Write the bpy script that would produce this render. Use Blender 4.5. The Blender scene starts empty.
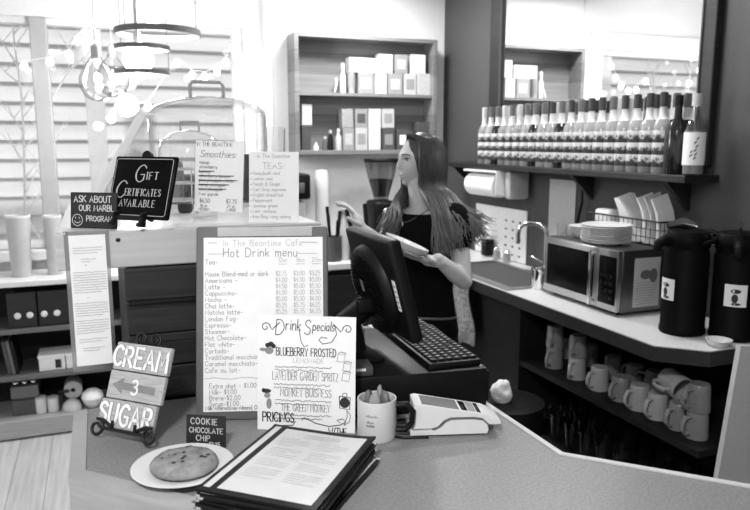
import bpy, bmesh, math, random
from mathutils import Vector, Matrix, noise
random.seed(7)
SC = bpy.context.scene
COL = SC.collection
PI = math.pi
R_ = math.radians

# ------------------------------------------------------------------ camera, world, sun, exposure
CAM_H, FPX, PITCH, YAW = 1.63, 700.0, R_(9.2), R_(21.5)
cd = bpy.data.cameras.new('camera'); cam = bpy.data.objects.new('camera', cd); COL.objects.link(cam)
cam.location = (0, 0, CAM_H); cam.rotation_euler = (PI/2 - PITCH, 0, -YAW)
cd.sensor_width = 36; cd.lens = 36*FPX/750; cd.clip_start = .02
cd.dof.use_dof = True; cd.dof.focus_distance = 1.75; cd.dof.aperture_fstop = 4.5
SC.camera = cam
W = bpy.data.worlds.new('sky'); SC.world = W; W.use_nodes = True
bgn = W.node_tree.nodes['Background']; bgn.inputs[0].default_value = (1, 1, 1, 1); bgn.inputs[1].default_value = 0.9
sd = bpy.data.lights.new('sun', 'SUN'); sd.energy = 2.0; sd.angle = R_(3)
sun = bpy.data.objects.new('sun', sd); COL.objects.link(sun); sun.rotation_euler = (R_(52), 0, R_(-14))
SC.view_settings.view_transform = 'Standard'; SC.view_settings.look = 'None'
SC.view_settings.gamma = 1; SC.view_settings.use_curve_mapping = False
SC.view_settings.exposure = 0.2

# pixel -> world helpers (reading positions off the photograph onto known planes)
_f2 = Vector((math.sin(YAW), math.cos(YAW), 0)); VR = Vector((math.cos(YAW), -math.sin(YAW), 0))
VF = _f2*math.cos(PITCH) + Vector((0, 0, -math.sin(PITCH))); VU = _f2*math.sin(PITCH) + Vector((0, 0, math.cos(PITCH)))
C0 = Vector((0, 0, CAM_H))
def ray(x, y): return VF + VR*((x-375)/FPX) - VU*((y-255)/FPX)
def onZ(x, y, z): d = ray(x, y); return C0 + d*((z-CAM_H)/d.z)
def onX(x, y, X): d = ray(x, y); return C0 + d*(X/d.x)
def onY(x, y, Y): d = ray(x, y); return C0 + d*(Y/d.y)
def at(x, y, k): return C0 + ray(x, y)*k

# ------------------------------------------------------------------ materials (all greys: the photograph is black and white)
def _new(name):
    m = bpy.data.materials.new(name); m.use_nodes = True
    return m, m.node_tree, m.node_tree.nodes['Principled BSDF']
def _ramp(nt, src, c0, c1, p0=.3, p1=.7):
    r = nt.nodes.new('ShaderNodeValToRGB')
    r.color_ramp.elements[0].position = p0; r.color_ramp.elements[0].color = (c0, c0, c0, 1)
    r.color_ramp.elements[1].position = p1; r.color_ramp.elements[1].color = (c1, c1, c1, 1)
    nt.links.new(src, r.inputs[0]); return r
def mat(name, v, rough=.5, metal=0, var=.08, scale=30, stretch=None, bump=0, spec=.5, coat=0, p=(.3, .7)):
    m, nt, b = _new(name)
    tc = nt.nodes.new('ShaderNodeTexCoord'); mp = nt.nodes.new('ShaderNodeMapping')
    nt.links.new(tc.outputs['Object'], mp.inputs[0])
    if stretch: mp.inputs['Scale'].default_value = stretch
    n = nt.nodes.new('ShaderNodeTexNoise'); n.inputs['Scale'].default_value = scale; n.inputs['Detail'].default_value = 4
    nt.links.new(mp.outputs[0], n.inputs[0])
    r = _ramp(nt, n.outputs[0], v*(1-var), min(1, v*(1+var)), *p)
    nt.links.new(r.outputs[0], b.inputs['Base Color'])
    b.inputs['Roughness'].default_value = rough; b.inputs['Metallic'].default_value = metal
    b.inputs['Specular IOR Level'].default_value = spec; b.inputs['Coat Weight'].default_value = coat
    if bump:
        bp = nt.nodes.new('ShaderNodeBump'); bp.inputs['Strength'].default_value = bump; bp.inputs['Distance'].default_value = .004
        nt.links.new(n.outputs[0], bp.inputs['Height']); nt.links.new(bp.outputs[0], b.inputs['Normal'])
    return m
def glass(name, rough=.02, tint=.97, edge=.85, base=.06, dark=.4, p0=.45):
    # clear thin glass: transparent straight on, mirror-like at grazing angles; dark outline painted into the tint
    m = bpy.data.materials.new(name); m.use_nodes = True; nt = m.node_tree
    for n in list(nt.nodes): nt.nodes.remove(n)
    o = nt.nodes.new('ShaderNodeOutputMaterial'); mx = nt.nodes.new('ShaderNodeMixShader')
    t = nt.nodes.new('ShaderNodeBsdfTransparent'); t.inputs[0].default_value = (tint, tint, tint, 1)
    g = nt.nodes.new('ShaderNodeBsdfGlossy'); g.inputs['Roughness'].default_value = rough; g.inputs[0].default_value = (.95, .95, .95, 1)
    lw = nt.nodes.new('ShaderNodeLayerWeight'); lw.inputs[0].default_value = .35
    ma = nt.nodes.new('ShaderNodeMath'); ma.operation = 'MULTIPLY_ADD'; ma.inputs[1].default_value = edge; ma.inputs[2].default_value = base
    pw = nt.nodes.new('ShaderNodeMath'); pw.operation = 'POWER'; pw.inputs[1].default_value = 2.2
    nt.links.new(lw.outputs['Facing'], pw.inputs[0]); nt.links.new(pw.outputs[0], ma.inputs[0])
    rp = _ramp(nt, lw.outputs['Facing'], tint, tint*dark, p0, 1.0); nt.links.new(rp.outputs[0], t.inputs[0])
    nt.links.new(ma.outputs[0], mx.inputs[0]); nt.links.new(t.outputs[0], mx.inputs[1]); nt.links.new(g.outputs[0], mx.inputs[2])
    nt.links.new(mx.outputs[0], o.inputs[0])
    return m
def emit(name, s):
    m, nt, b = _new(name); b.inputs['Base Color'].default_value = (.9, .9, .9, 1)
    b.inputs['Emission Color'].default_value = (1, 1, 1, 1); b.inputs['Emission Strength'].default_value = s
    return m
def banded(name, v0, v1, n, rough=.4, axis=2):
    m, nt, b = _new(name)
    tc = nt.nodes.new('ShaderNodeTexCoord'); sp = nt.nodes.new('ShaderNodeSeparateXYZ'); nt.links.new(tc.outputs['Generated'], sp.inputs[0])
    mu = nt.nodes.new('ShaderNodeMath'); mu.operation = 'MULTIPLY'; mu.inputs[1].default_value = n
    nt.links.new(sp.outputs[axis], mu.inputs[0]); fr = nt.nodes.new('ShaderNodeMath'); fr.operation = 'FRACT'; nt.links.new(mu.outputs[0], fr.inputs[0])
    nz = nt.nodes.new('ShaderNodeTexNoise'); nz.inputs['Scale'].default_value = 75; nt.links.new(tc.outputs['Object'], nz.inputs[0])
    ad = nt.nodes.new('ShaderNodeMath'); ad.operation = 'MULTIPLY_ADD'; ad.inputs[1].default_value = 1.6; nt.links.new(nz.outputs[0], ad.inputs[0]); nt.links.new(fr.outputs[0], ad.inputs[2])
    r = _ramp(nt, ad.outputs[0], v0, v1, 1.12, 1.35) if False else _ramp(nt, ad.outputs[0], v0, v1, .72, .98); dv = ad; hm = nt.nodes.new('ShaderNodeMath'); hm.operation = 'MULTIPLY'; hm.inputs[1].default_value = .62; nt.links.new(ad.outputs[0], hm.inputs[0]); nt.links.new(hm.outputs[0], r.inputs[0]); nt.links.new(r.outputs[0], b.inputs['Base Color']); b.inputs['Roughness'].default_value = rough
    return m
def planks(name, v0, v1, width, axis='X', rough=.5, grain=(3, 40, 40), gap=.35, bump=.15):
    # boards running along one axis with dark joints between them and wood grain inside
    m, nt, b = _new(name)
    tc = nt.nodes.new('ShaderNodeTexCoord'); mp = nt.nodes.new('ShaderNodeMapping'); nt.links.new(tc.outputs['Object'], mp.inputs[0])
    mp.inputs['Scale'].default_value = grain
    n = nt.nodes.new('ShaderNodeTexNoise'); n.inputs['Scale'].default_value = 1; n.inputs['Detail'].default_value = 6; nt.links.new(mp.outputs[0], n.inputs[0])
    sp = nt.nodes.new('ShaderNodeSeparateXYZ'); nt.links.new(tc.outputs['Object'], sp.inputs[0])
    d = nt.nodes.new('ShaderNodeMath'); d.operation = 'DIVIDE'; d.inputs[1].default_value = width; nt.links.new(sp.outputs['XYZ'.index(axis)], d.inputs[0])
    fl = nt.nodes.new('ShaderNodeMath'); fl.operation = 'FLOOR'; nt.links.new(d.outputs[0], fl.inputs[0])
    wn = nt.nodes.new('ShaderNodeTexWhiteNoise'); wn.noise_dimensions = '1D'; nt.links.new(fl.outputs[0], wn.inputs['W'])
    ad = nt.nodes.new('ShaderNodeMath'); ad.operation = 'MULTIPLY_ADD'; ad.inputs[1].default_value = .45; nt.links.new(wn.outputs[0], ad.inputs[0]); nt.links.new(n.outputs[0], ad.inputs[2])
    r = _ramp(nt, ad.outputs[0], v0, v1, .35, 1.0)
    fr = nt.nodes.new('ShaderNodeMath'); fr.operation = 'FRACT'; nt.links.new(d.outputs[0], fr.inputs[0])
    g = nt.nodes.new('ShaderNodeMath'); g.operation = 'LESS_THAN'; g.inputs[1].default_value = .003/width; nt.links.new(fr.outputs[0], g.inputs[0])
    mx = nt.nodes.new('ShaderNodeMixRGB'); nt.links.new(g.outputs[0], mx.inputs[0]); nt.links.new(r.outputs[0], mx.inputs[1])
    c = v0*gap; mx.inputs[2].default_value = (c, c, c, 1)
    nt.links.new(mx.outputs[0], b.inputs['Base Color']); b.inputs['Roughness'].default_value = rough
    bp = nt.nodes.new('ShaderNodeBump'); bp.inputs['Strength'].default_value = bump; bp.inputs['Distance'].default_value = .003
    nt.links.new(n.outputs[0], bp.inputs['Height']); nt.links.new(bp.outputs[0], b.inputs['Normal'])
    return m

M = dict(
 wall=mat('white_wall_paint', .74, .8, var=.03, scale=60, bump=.05),
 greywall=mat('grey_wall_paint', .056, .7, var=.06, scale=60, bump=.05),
 sinkshade=mat('sink_shade', .05, .7, var=.1, scale=40),
 ceil=mat('ceiling_paint', .75, .9, var=.02),
 trim=mat('trim_paint', .72, .45, var=.02),
 greytrim=mat('grey_trim_tone', .38, .5, var=.04),
 floor=planks('floor_boards', .45, .72, .16, 'X', .4, (45, 3, 45)),
 siding=planks('clapboard', .5, .68, 3, 'Z', .7, (1, 30, 8), gap=.8),
 porch=mat('porch_paint', .8, .6, var=.03),
 laminate=mat('speckled_laminate', .20, .42, var=.16, scale=190, p=(.4, .6)),
 edge=mat('pale_edge_strip', .55, .4, var=.05),
 oak=planks('oak_rim', .25, .4, 3.0, 'Z', .45, (6, 6, 80)),
 board=planks('pale_board', .42, .6, 3.0, 'Y', .5, (3, 30, 60), bump=.05),
 blackwood=planks('blackened_planks', .004, .022, .088, 'Z', .55, (4, 40, 60), gap=.2, bump=.5),
 darkwood=mat('dark_stained_wood', .010, .5, var=.4, scale=8, stretch=(1, 1, 8)),
 cabwood=planks('cabinet_wood', .11, .22, .13, 'Z', .55, (2, 30, 50), gap=.6),
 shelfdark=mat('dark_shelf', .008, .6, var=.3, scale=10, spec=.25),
 whitetop=mat('white_laminate', .7, .35, var=.02),
 greytop=mat('grey_counter_laminate', .58, .35, var=.06, scale=120),
 darksteel=mat('dark_steel_case', .16, .38, 1, var=.12, scale=12, stretch=(40, 40, 1)), steel=mat('brushed_steel', .45, .32, 1, var=.12, scale=12, stretch=(1, 40, 40)),
 chrome=mat('chrome', .75, .12, 1, var=.02),
 blackplastic=mat('black_plastic', .005, .45, var=.15, scale=200, spec=.22), airpotblack=mat('airpot_black', .004, .5, var=.1, spec=.07),
 blackgloss=mat('black_gloss', .004, .25, var=.1, spec=.06),
 blackmetal=mat('black_iron', .008, .45, .3, var=.2),
 greyplastic=mat('grey_plastic', .12, .45, var=.05),
 whiteplastic=mat('white_plastic', .74, .35, var=.02),
 paper=mat('white_paper', .83, .75, var=.02), page=mat('menu_page', .6, .6, var=.02),
 dimwhite=mat('dimmed_white', .58, .7, var=.05), paper2=mat('grey_paper', .46, .75, var=.04),  # white of the cartons dimmed to carry the cabinet's shade
 card=mat('kraft_card', .3, .7, var=.1, scale=50),
 chalk=mat('chalkboard', .012, .6, var=.3, scale=14),
 ink=mat('ink', .02, .6), inkgrey=mat('faded_ink', .26, .7, var=.1), inkpale=mat('pale_ink', .45, .7),
 chalkw=mat('chalk_line', .62, .8, var=.2, scale=300),
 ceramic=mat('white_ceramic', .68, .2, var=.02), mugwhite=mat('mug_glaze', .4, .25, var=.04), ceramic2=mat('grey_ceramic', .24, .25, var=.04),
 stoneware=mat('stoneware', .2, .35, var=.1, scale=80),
 cookie=mat('cookie_dough', .23, .8, var=.35, scale=45, bump=.8), bread=mat('baked_crust', .07, .7, var=.5, scale=20, bump=.6),
 choc=mat('chocolate', .02, .5),
 signwood=mat('sign_boards', .38, .6, var=.2, scale=30, stretch=(1, 8, 8)), signgrey=mat('grey_sign_paint', .2, .6, var=.15),
 signwhite=mat('white_sign_paint', .8, .6, var=.03),
 frame=planks('grey_frame_wood', .1, .2, 3, 'Y', .55, (8, 8, 60)),
 skin=mat('skin', .5, .45, var=.05, scale=40), lips=mat('lips', .3, .4), eyew=mat('eye_white', .7, .2), eyed=mat('iris', .03, .2),
 brow=mat('brow_hair', .09, .7),
 cloth=mat('black_cotton', .004, .95, var=.3, scale=120, spec=.1), denim=mat('dark_trousers', .006, .9, var=.3, scale=100, spec=.1), shoe=mat('shoe_leather', .02, .5),
 towel=mat('towel', .3, .95, var=.4, scale=60, bump=.5),
 beans=mat('coffee_beans', .02, .5, var=.6, scale=120, bump=.6),
 glass=glass('clear_glass'), globe=glass('globe_glass', .02, .95, .5, .05, .12, .25), pane=glass('window_glass', .01, .98, .5, .03), acrylic=glass('clear_acrylic', .05, .98, .7, .07, .35, .4), smoke=glass('smoked_hopper', .05, .6, .6, .08),
 sleeve=glass('plastic_sleeve', .3, .62, .5, .22),
 mirror=mat('mirror_silver', .86, .015, 1, var=0),
 bulb=emit('lamp_bulb', 9), led=emit('string_bulb', 5),
 label=banded('striped_label', .02, .62, 3), bottleglass=mat('dark_syrup', .012, .1, var=.2), bottlecap=mat('bottle_cap', .1, .4),
 clearbottle=mat('pale_syrup', .27, .12, var=.1), darkcap=mat('dark_cap', .03, .4),
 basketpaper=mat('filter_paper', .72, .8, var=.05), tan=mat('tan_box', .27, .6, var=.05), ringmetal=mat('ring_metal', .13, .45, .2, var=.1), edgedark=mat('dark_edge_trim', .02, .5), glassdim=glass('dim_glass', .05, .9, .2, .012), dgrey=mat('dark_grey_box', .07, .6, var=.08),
)
def hairmat():
    m, nt, b = _new('long_hair')
    tc = nt.nodes.new('ShaderNodeTexCoord'); sp = nt.nodes.new('ShaderNodeSeparateXYZ'); nt.links.new(tc.outputs['Generated'], sp.inputs[0])
    mp = nt.nodes.new('ShaderNodeMapping'); mp.inputs['Scale'].default_value = (160, 160, 14); nt.links.new(tc.outputs['Object'], mp.inputs[0])
    n = nt.nodes.new('ShaderNodeTexNoise'); n.inputs['Scale'].default_value = 1; nt.links.new(mp.outputs[0], n.inputs[0])
    ma = nt.nodes.new('ShaderNodeMath'); ma.operation = 'MULTIPLY_ADD'; ma.inputs[1].default_value = .55; nt.links.new(n.outputs[0], ma.inputs[0])
    iv = nt.nodes.new('ShaderNodeMath'); iv.operation = 'MULTIPLY_ADD'; iv.inputs[1].default_value = -.6; iv.inputs[2].default_value = .5
    nt.links.new(sp.outputs[2], iv.inputs[0]); nt.links.new(iv.outputs[0], ma.inputs[2])
    r = _ramp(nt, ma.outputs[0], .004, .13, .1, .9); nt.links.new(r.outputs[0], b.inputs['Base Color'])
    b.inputs['Roughness'].default_value = .42
    return m
M['hair'] = hairmat()

# ------------------------------------------------------------------ mesh builder
class B:
    def __init__(s): s.v = []; s.f = []
    def add(s, vs, fs):
        o = len(s.v); s.v += [Vector(p) for p in vs]; s.f += [tuple(i+o for i in f) for f in fs]; return s
    def bm(s, bmx):
        bmx.verts.index_update(); s.add([v.co.copy() for v in bmx.verts], [[v.index for v in f.verts] for f in bmx.faces]); bmx.free(); return s
    def xf(s, m): s.v = [m @ p for p in s.v]; return s
    def join(s, o, m=None): s.add([(m @ p if m else p) for p in o.v], o.f); return s
    def box(s, x0, x1, y0, y1, z0, z1, r=0, seg=2):
        b = bmesh.new(); bmesh.ops.create_cube(b, size=1)
        for v in b.verts: v.co = Vector((x0+(x1-x0)*(v.co.x+.5), y0+(y1-y0)*(v.co.y+.5), z0+(z1-z0)*(v.co.z+.5)))
        if r: bmesh.ops.bevel(b, geom=list(b.edges), offset=min(r, .49*min(abs(x1-x0), abs(y1-y0), abs(z1-z0))), segments=seg, affect='EDGES', profile=.5)
        return s.bm(b)
    def bar(s, p, q, w, h, r=0):      # square bar between two points
        p, q = Vector(p), Vector(q); d = q-p; L = d.length
        t = B().box(-w/2, w/2, -h/2, h/2, 0, L, r)
        return s.join(t, Matrix.Translation(p) @ d.to_track_quat('Z', 'Y').to_matrix().to_4x4())
    def lathe(s, prof, n=24, o=(0, 0, 0), m=None, a0=0, a1=2*PI):
        vs, fs = [], []; o = Vector(o); full = abs(a1-a0-2*PI) < 1e-6; c = n if full else n+1
        for r, z in prof:
            for i in range(c):
                a = a0+(a1-a0)*i/n; vs.append(o+Vector((r*math.cos(a), r*math.sin(a), z)))
        for j in range(len(prof)-1):
            for i in range(n):
                i2 = (i+1) % c; fs.append((j*c+i, j*c+i2, (j+1)*c+i2, (j+1)*c+i))
        if full:
            if prof[0][0] > 1e-5: fs.append(tuple(range(c))[::-1])
            if prof[-1][0] > 1e-5: fs.append(tuple((len(prof)-1)*c+i for i in range(c)))
        t = B().add(vs, fs)
        return s.join(t, m)
    def tube(s, pts, r, n=8, cap=True, closed=False):
        pts = [Vector(p) for p in pts]; k = len(pts); rs = r if isinstance(r, list) else [r]*k
        vs, fs = [], []; ref = None
        for i, p in enumerate(pts):
            a = pts[(i-1) % k] if (i or closed) else p; b_ = pts[(i+1) % k] if (i < k-1 or closed) else p
            t = (b_-a).normalized()
            if ref is None:
                ref = Vector((0, 0, 1)) if abs(t.z) < .9 else Vector((1, 0, 0))
            u = (ref-t*ref.dot(t))
            if u.length < 1e-6: u = t.orthogonal()
            u.normalize(); w = t.cross(u); ref = u
            rr = rs[i]; ra, rb = rr if isinstance(rr, (tuple, list)) else (rr, rr)
            for j in range(n):
                a_ = 2*PI*j/n; vs.append(p+u*(ra*math.cos(a_))+w*(rb*math.sin(a_)))
        for i in range(k if closed else k-1):
            for j in range(n):
                i2 = (i+1) % k; fs.append((i*n+j, i*n+(j+1) % n, i2*n+(j+1) % n, i2*n+j))
        if cap and not closed: fs += [tuple(range(n))[::-1], tuple((k-1)*n+j for j in range(n))]
        return s.add(vs, fs)
    def ball(s, c, r, u=16, v=10, m=None):
        rx, ry, rz = r if isinstance(r, (tuple, list)) else (r, r, r)
        b = bmesh.new(); bmesh.ops.create_uvsphere(b, u_segments=u, v_segments=v, radius=1)
        for q in b.verts: q.co = Vector((q.co.x*rx, q.co.y*ry, q.co.z*rz))
        t = B().bm(b)
        if m: t.xf(m.to_4x4())
        return s.join(t, Matrix.Translation(Vector(c)))
    def prism(s, poly, z0, z1):
        n = len(poly); vs = [(x, y, z0) for x, y in poly]+[(x, y, z1) for x, y in poly]
        return s.add(vs, [tuple(range(n))[::-1], tuple(range(n, 2*n))]+[(i, (i+1) % n, n+(i+1) % n, n+i) for i in range(n)])
    def cap_cone(s, p, q, r0, r1, n=12):  # round-ended tapering limb piece
        p, q = Vector(p), Vector(q); d = (q-p); L = d.length; d.normalize(); pts, rs = [], []
        for i in range(5): a = PI/2*i/4; pts.append(p-d*(r0*math.cos(a))); rs.append(max(r0*math.sin(a), 1e-4))
        for i in range(5): a = PI/2*i/4; pts.append(q+d*(r1*math.sin(a))); rs.append(max(r1*math.cos(a), 1e-4))
        return s.tube(pts, rs, n)

def link(name, b, m=None, parent=None, smooth=None, world=False):
    """one mesh object; smooth = angle in degrees below which edges shade smooth"""
    me = bpy.data.meshes.new(name); vs = b.v
    if parent is not None and world:
        inv = PM[parent.name].inverted(); vs = [inv @ p for p in vs]
    me.from_pydata([tuple(p) for p in vs], [], b.f); me.validate(); me.update()
    bmx = bmesh.new(); bmx.from_mesh(me); bmesh.ops.recalc_face_normals(bmx, faces=bmx.faces); bmx.to_mesh(me); bmx.free()
    if smooth:
        me.polygons.foreach_set('use_smooth', [True]*len(me.polygons)); me.set_sharp_from_angle(angle=R_(smooth))
    o = bpy.data.objects.new(name, me); COL.objects.link(o)
    if m: me.materials.append(M[m] if isinstance(m, str) else m)
    if parent is not None: o.parent = parent; PM[o.name] = PM[parent.name]
    else: PM[o.name] = Matrix.Identity(4)
    return o
PM = {}
def tag(o, label, cat, group=None, kind=None):
    o['label'] = label; o['category'] = cat
    if group: o['group'] = group
    if kind: o['kind'] = kind
    return o
def thing(name, label, cat, loc=(0, 0, 0), rz=0, group=None, mtx=None):
    o = bpy.data.objects.new(name, None); COL.objects.link(o); o.empty_display_size = .05
    m = mtx if mtx is not None else Matrix.Translation(Vector(loc)) @ Matrix.Rotation(rz, 4, 'Z')
    o.matrix_world = m; PM[o.name] = m
    return tag(o, label, cat, group)
def one(name, b, m, label, cat, group=None, smooth=None, loc=(0, 0, 0), rz=0):
    o = link(name, b, m, None, smooth); o.location = loc; o.rotation_euler = (0, 0, rz)
    PM[o.name] = Matrix.Translation(Vector(loc)) @ Matrix.Rotation(rz, 4, 'Z')
    return tag(o, label, cat, group)
def struct(name, b, m, parent=None, smooth=None):
    o = link(name, b, m, parent, smooth)
    if parent is None: o['kind'] = 'structure'
    return o
def dup(root, loc, rz=0, label=None, group=None, mtx=None, swap=None):
    r = root.copy(); COL.objects.link(r)
    m = mtx if mtx is not None else Matrix.Translation(Vector(loc)) @ Matrix.Rotation(rz, 4, 'Z')
    r.matrix_world = m; PM[r.name] = m
    if label: r['label'] = label
    if group: r['group'] = group
    def rec(a, b_):
        for ch in list(a.children):
            c = ch.copy(); COL.objects.link(c); c.parent = b_
            if swap and ch.name.split('.')[0] in swap:
                c.data = ch.data.copy(); c.data.materials[0] = M[swap[ch.name.split('.')[0]]]
            rec(ch, c)
    rec(root, r)
    return r
def remesh(o, voxel, smooth_it=6, fac=.5):
    """fuse overlapping closed pieces of one body into a single skin"""
    a = o.modifiers.new('r', 'REMESH'); a.mode = 'VOXEL'; a.voxel_size = voxel
    if smooth_it: s = o.modifiers.new('s', 'SMOOTH'); s.iterations = smooth_it; s.factor = fac
    bpy.context.view_layer.update()
    dg = bpy.context.evaluated_depsgraph_get(); me = bpy.data.meshes.new_from_object(o.evaluated_get(dg), depsgraph=dg)
    o.modifiers.clear(); mats = list(o.data.materials); o.data = me
    if not me.materials:
        for m in mats: me.materials.append(m)
    me.polygons.foreach_set('use_smooth', [True]*len(me.polygons))
    return o

# ------------------------------------------------------------------ hand-lettering: a stroke alphabet drawn as thin ribbons
GL = {
'A':"0,0 .33,1 .66,0|.12,.36 .54,.36",'B':"0,0 0,1|~0,1 .42,.97 .5,.77 .38,.55 0,.53|~0,.53 .48,.5 .58,.27 .46,.03 0,0",
'C':"~.6,.84 .4,1 .14,.88 0,.5 .14,.12 .4,0 .6,.16",'D':"0,0 0,1|~0,1 .38,.95 .6,.5 .38,.05 0,0",'E':".5,1 0,1 0,0 .5,0|0,.52 .4,.52",
'F':"0,0 0,1 .5,1|0,.52 .4,.52",'G':"~.6,.84 .4,1 .14,.88 0,.5 .14,.12 .4,0 .6,.14|.6,.14 .6,.44 .36,.44",'H':"0,0 0,1|.58,0 .58,1|0,.52 .58,.52",
'I':".1,0 .1,1",'J':"~.42,1 .42,.25 .3,.02 .1,.03 0,.2",'K':"0,0 0,1|.55,1 0,.45|.15,.58 .58,0",'L':"0,1 0,0 .48,0",
'M':"0,0 .06,1 .36,.3 .66,1 .72,0",'N':"0,0 0,1 .56,0 .56,1",'O':"~.32,1 .08,.85 0,.5 .08,.15 .32,0 .56,.15 .64,.5 .56,.85 .32,1",
'P':"0,0 0,1|~0,1 .42,.98 .54,.75 .42,.5 0,.48",'Q':"~.32,1 .08,.85 0,.5 .08,.15 .32,0 .56,.15 .64,.5 .56,.85 .32,1|.4,.25 .66,-.05",
'R':"0,0 0,1|~0,1 .42,.98 .53,.76 .42,.52 0,.5|.22,.5 .58,0",'S':"~.52,.85 .32,1 .08,.9 .06,.68 .28,.53 .5,.38 .5,.12 .26,0 .02,.14",
'T':"0,1 .6,1|.3,1 .3,0",'U':"~0,1 0,.3 .1,.05 .28,0 .46,.05 .56,.3 .56,1",'V':"0,1 .3,0 .6,1",'W':"0,1 .18,0 .4,.75 .62,0 .8,1",
'X':"0,0 .56,1|0,1 .56,0",'Y':"0,1 .3,.5 .6,1|.3,.5 .3,0",'Z':"0,1 .54,1 0,0 .56,0",
'a':"~.4,.5 .22,.58 .03,.45 .02,.15 .2,0 .38,.15|.41,.58 .41,0",'b':"0,1 0,0|~0,.4 .2,.58 .4,.45 .42,.15 .22,0 0,.12",'c':"~.38,.48 .22,.58 .04,.45 .03,.14 .2,0 .38,.1",
'd':".42,1 .42,0|~.42,.42 .22,.58 .03,.45 .02,.15 .2,0 .42,.14",'e':"~.03,.3 .4,.32 .34,.54 .18,.58 .03,.42 .04,.12 .2,0 .38,.1",'f':"~.34,.95 .2,1 .12,.85 .12,0|0,.56 .3,.56",
'g':"~.4,.5 .22,.58 .03,.45 .03,.18 .2,.02 .38,.15|~.41,.58 .41,-.2 .25,-.36 .05,-.28",'h':"0,1 0,0|~0,.38 .18,.57 .36,.48 .38,.3 .38,0",'i':".06,.58 .06,0|.06,.78 .06,.84",
'j':"~.16,.58 .16,-.2 0,-.32|.16,.78 .16,.84",'k':"0,1 0,0|.36,.56 0,.22|.12,.32 .38,0",'l':".06,1 .06,0",'m':"0,.58 0,0|~0,.38 .14,.57 .28,.48 .29,0|~.29,.38 .44,.57 .57,.48 .58,0",
'n':"0,.58 0,0|~0,.38 .18,.57 .36,.48 .38,.3 .38,0",'o':"~.2,.58 .03,.46 .03,.14 .2,0 .38,.14 .38,.46 .2,.58",'p':"0,.58 0,-.38|~0,.44 .2,.58 .4,.45 .42,.15 .22,0 0,.14",
'q':".42,.58 .42,-.38|~.42,.44 .22,.58 .03,.45 .02,.15 .2,0 .42,.14",'r':"0,.58 0,0|~0,.34 .12,.53 .3,.55",'s':"~.34,.5 .2,.58 .04,.48 .08,.34 .3,.24 .34,.1 .18,0 .01,.08",
't':"~.14,.9 .14,.14 .24,0 .34,.06|0,.58 .32,.58",'u':"~0,.58 0,.2 .1,.02 .24,.02 .38,.2|.38,.58 .38,0",'v':"0,.58 .2,0 .4,.58",'w':"0,.58 .14,0 .28,.42 .42,0 .56,.58",
'x':"0,0 .36,.58|0,.58 .36,0",'y':"0,.58 .2,.05|.4,.58 .1,-.36",'z':"0,.58 .36,.58 0,0 .38,0",
'0':"~.25,1 .05,.8 .0,.5 .05,.2 .25,0 .45,.2 .5,.5 .45,.8 .25,1",'1':".05,.8 .2,1 .2,0",'2':"~.03,.78 .2,1 .42,.9 .42,.65 .2,.3 0,0|0,0 .48,0",
'3':"~.02,.88 .22,1 .42,.85 .38,.6 .18,.54|~.18,.54 .44,.45 .46,.15 .22,0 0,.12",'4':".36,0 .36,1 0,.35 .5,.35",'5':".44,1 .08,1 .05,.58|~.05,.58 .28,.64 .46,.4 .38,.08 .15,0 0,.1",
'6':"~.4,.95 .12,.7 .02,.3 .2,0 .42,.14 .42,.42 .22,.54 .03,.35",'7':"0,1 .46,1 .15,0",'8':"~.24,.54 .05,.7 .1,.95 .24,1 .38,.95 .43,.7 .24,.54 .02,.35 .04,.1 .24,0 .44,.1 .46,.35 .24,.54",
'9':"~.44,.68 .26,.46 .05,.6 .05,.9 .25,1 .44,.85 .44,.5 .3,0",'$':"~.44,.8 .26,.9 .06,.8 .08,.58 .4,.42 .42,.2 .24,.1 .02,.2|.24,1.05 .24,-.05",
'-':".05,.4 .35,.4",'.':".04,0 .1,.04",',':".08,.06 .02,-.14",':':".06,.08 .06,.14|.06,.44 .06,.5","'":".06,1 .04,.8",'&':"~.55,0 .1,.75 .2,1 .36,.85 .05,.35 .08,.05 .3,0 .52,.4",'/':"0,0 .36,1",
}
def _strokes(ch):
    out = []; w = 0
    for st in GL.get(ch, '').split('|'):
        if not st: continue
        sm = st[0] == '~'; pts = [tuple(float(c) for c in q.split(',')) for q in st.lstrip('~').split()]
        w = max(w, max(p[0] for p in pts))
        if sm and len(pts) > 2:
            P_ = [pts[0]]+pts+[pts[-1]]; res = []
            for i in range(1, len(P_)-2):
                a, b_, c, d = P_[i-1:i+3]
                for k in range(3):
                    t = k/3
                    res.append(tuple(.5*(2*b_[j]+(c[j]-a[j])*t+(2*a[j]-5*b_[j]+4*c[j]-d[j])*t*t+(3*b_[j]-a[j]-3*c[j]+d[j])*t**3) for j in (0, 1)))
            pts = res+[pts[-1]]
        out.append(pts)
    return out, w
def ribbon(b, pts, w, fr, off=.0005, contrast=0):
    """a pen stroke: pts in sheet coordinates, fr = (origin, ux, uy) of the sheet"""
    o, ux, uy = fr; n = ux.cross(uy).normalized()*off; vs = []; k = len(pts)
    for i in range(k):
        a = pts[max(i-1, 0)]; c = pts[min(i+1, k-1)]; dx, dy = c[0]-a[0], c[1]-a[1]; L = math.hypot(dx, dy) or 1
        dx, dy = dx/L, dy/L; ww = w*(1-contrast*abs(dx))*.5
        e = w*.35 if i in (0, k-1) else 0; s = -1 if i == 0 else 1
        x, y = pts[i][0]+dx*e*s, pts[i][1]+dy*e*s
        for q in (1, -1): vs.append(o+ux*(x-dy*ww*q)+uy*(y+dx*ww*q)+n)
    b.add(vs, [(2*i, 2*i+1, 2*i+3, 2*i+2) for i in range(k-1)]); return b
def text_width(s, size, sp=.16, sx=1): return sum(((_strokes(c)[1] or .3)+sp)*size*sx for c in s)
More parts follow.
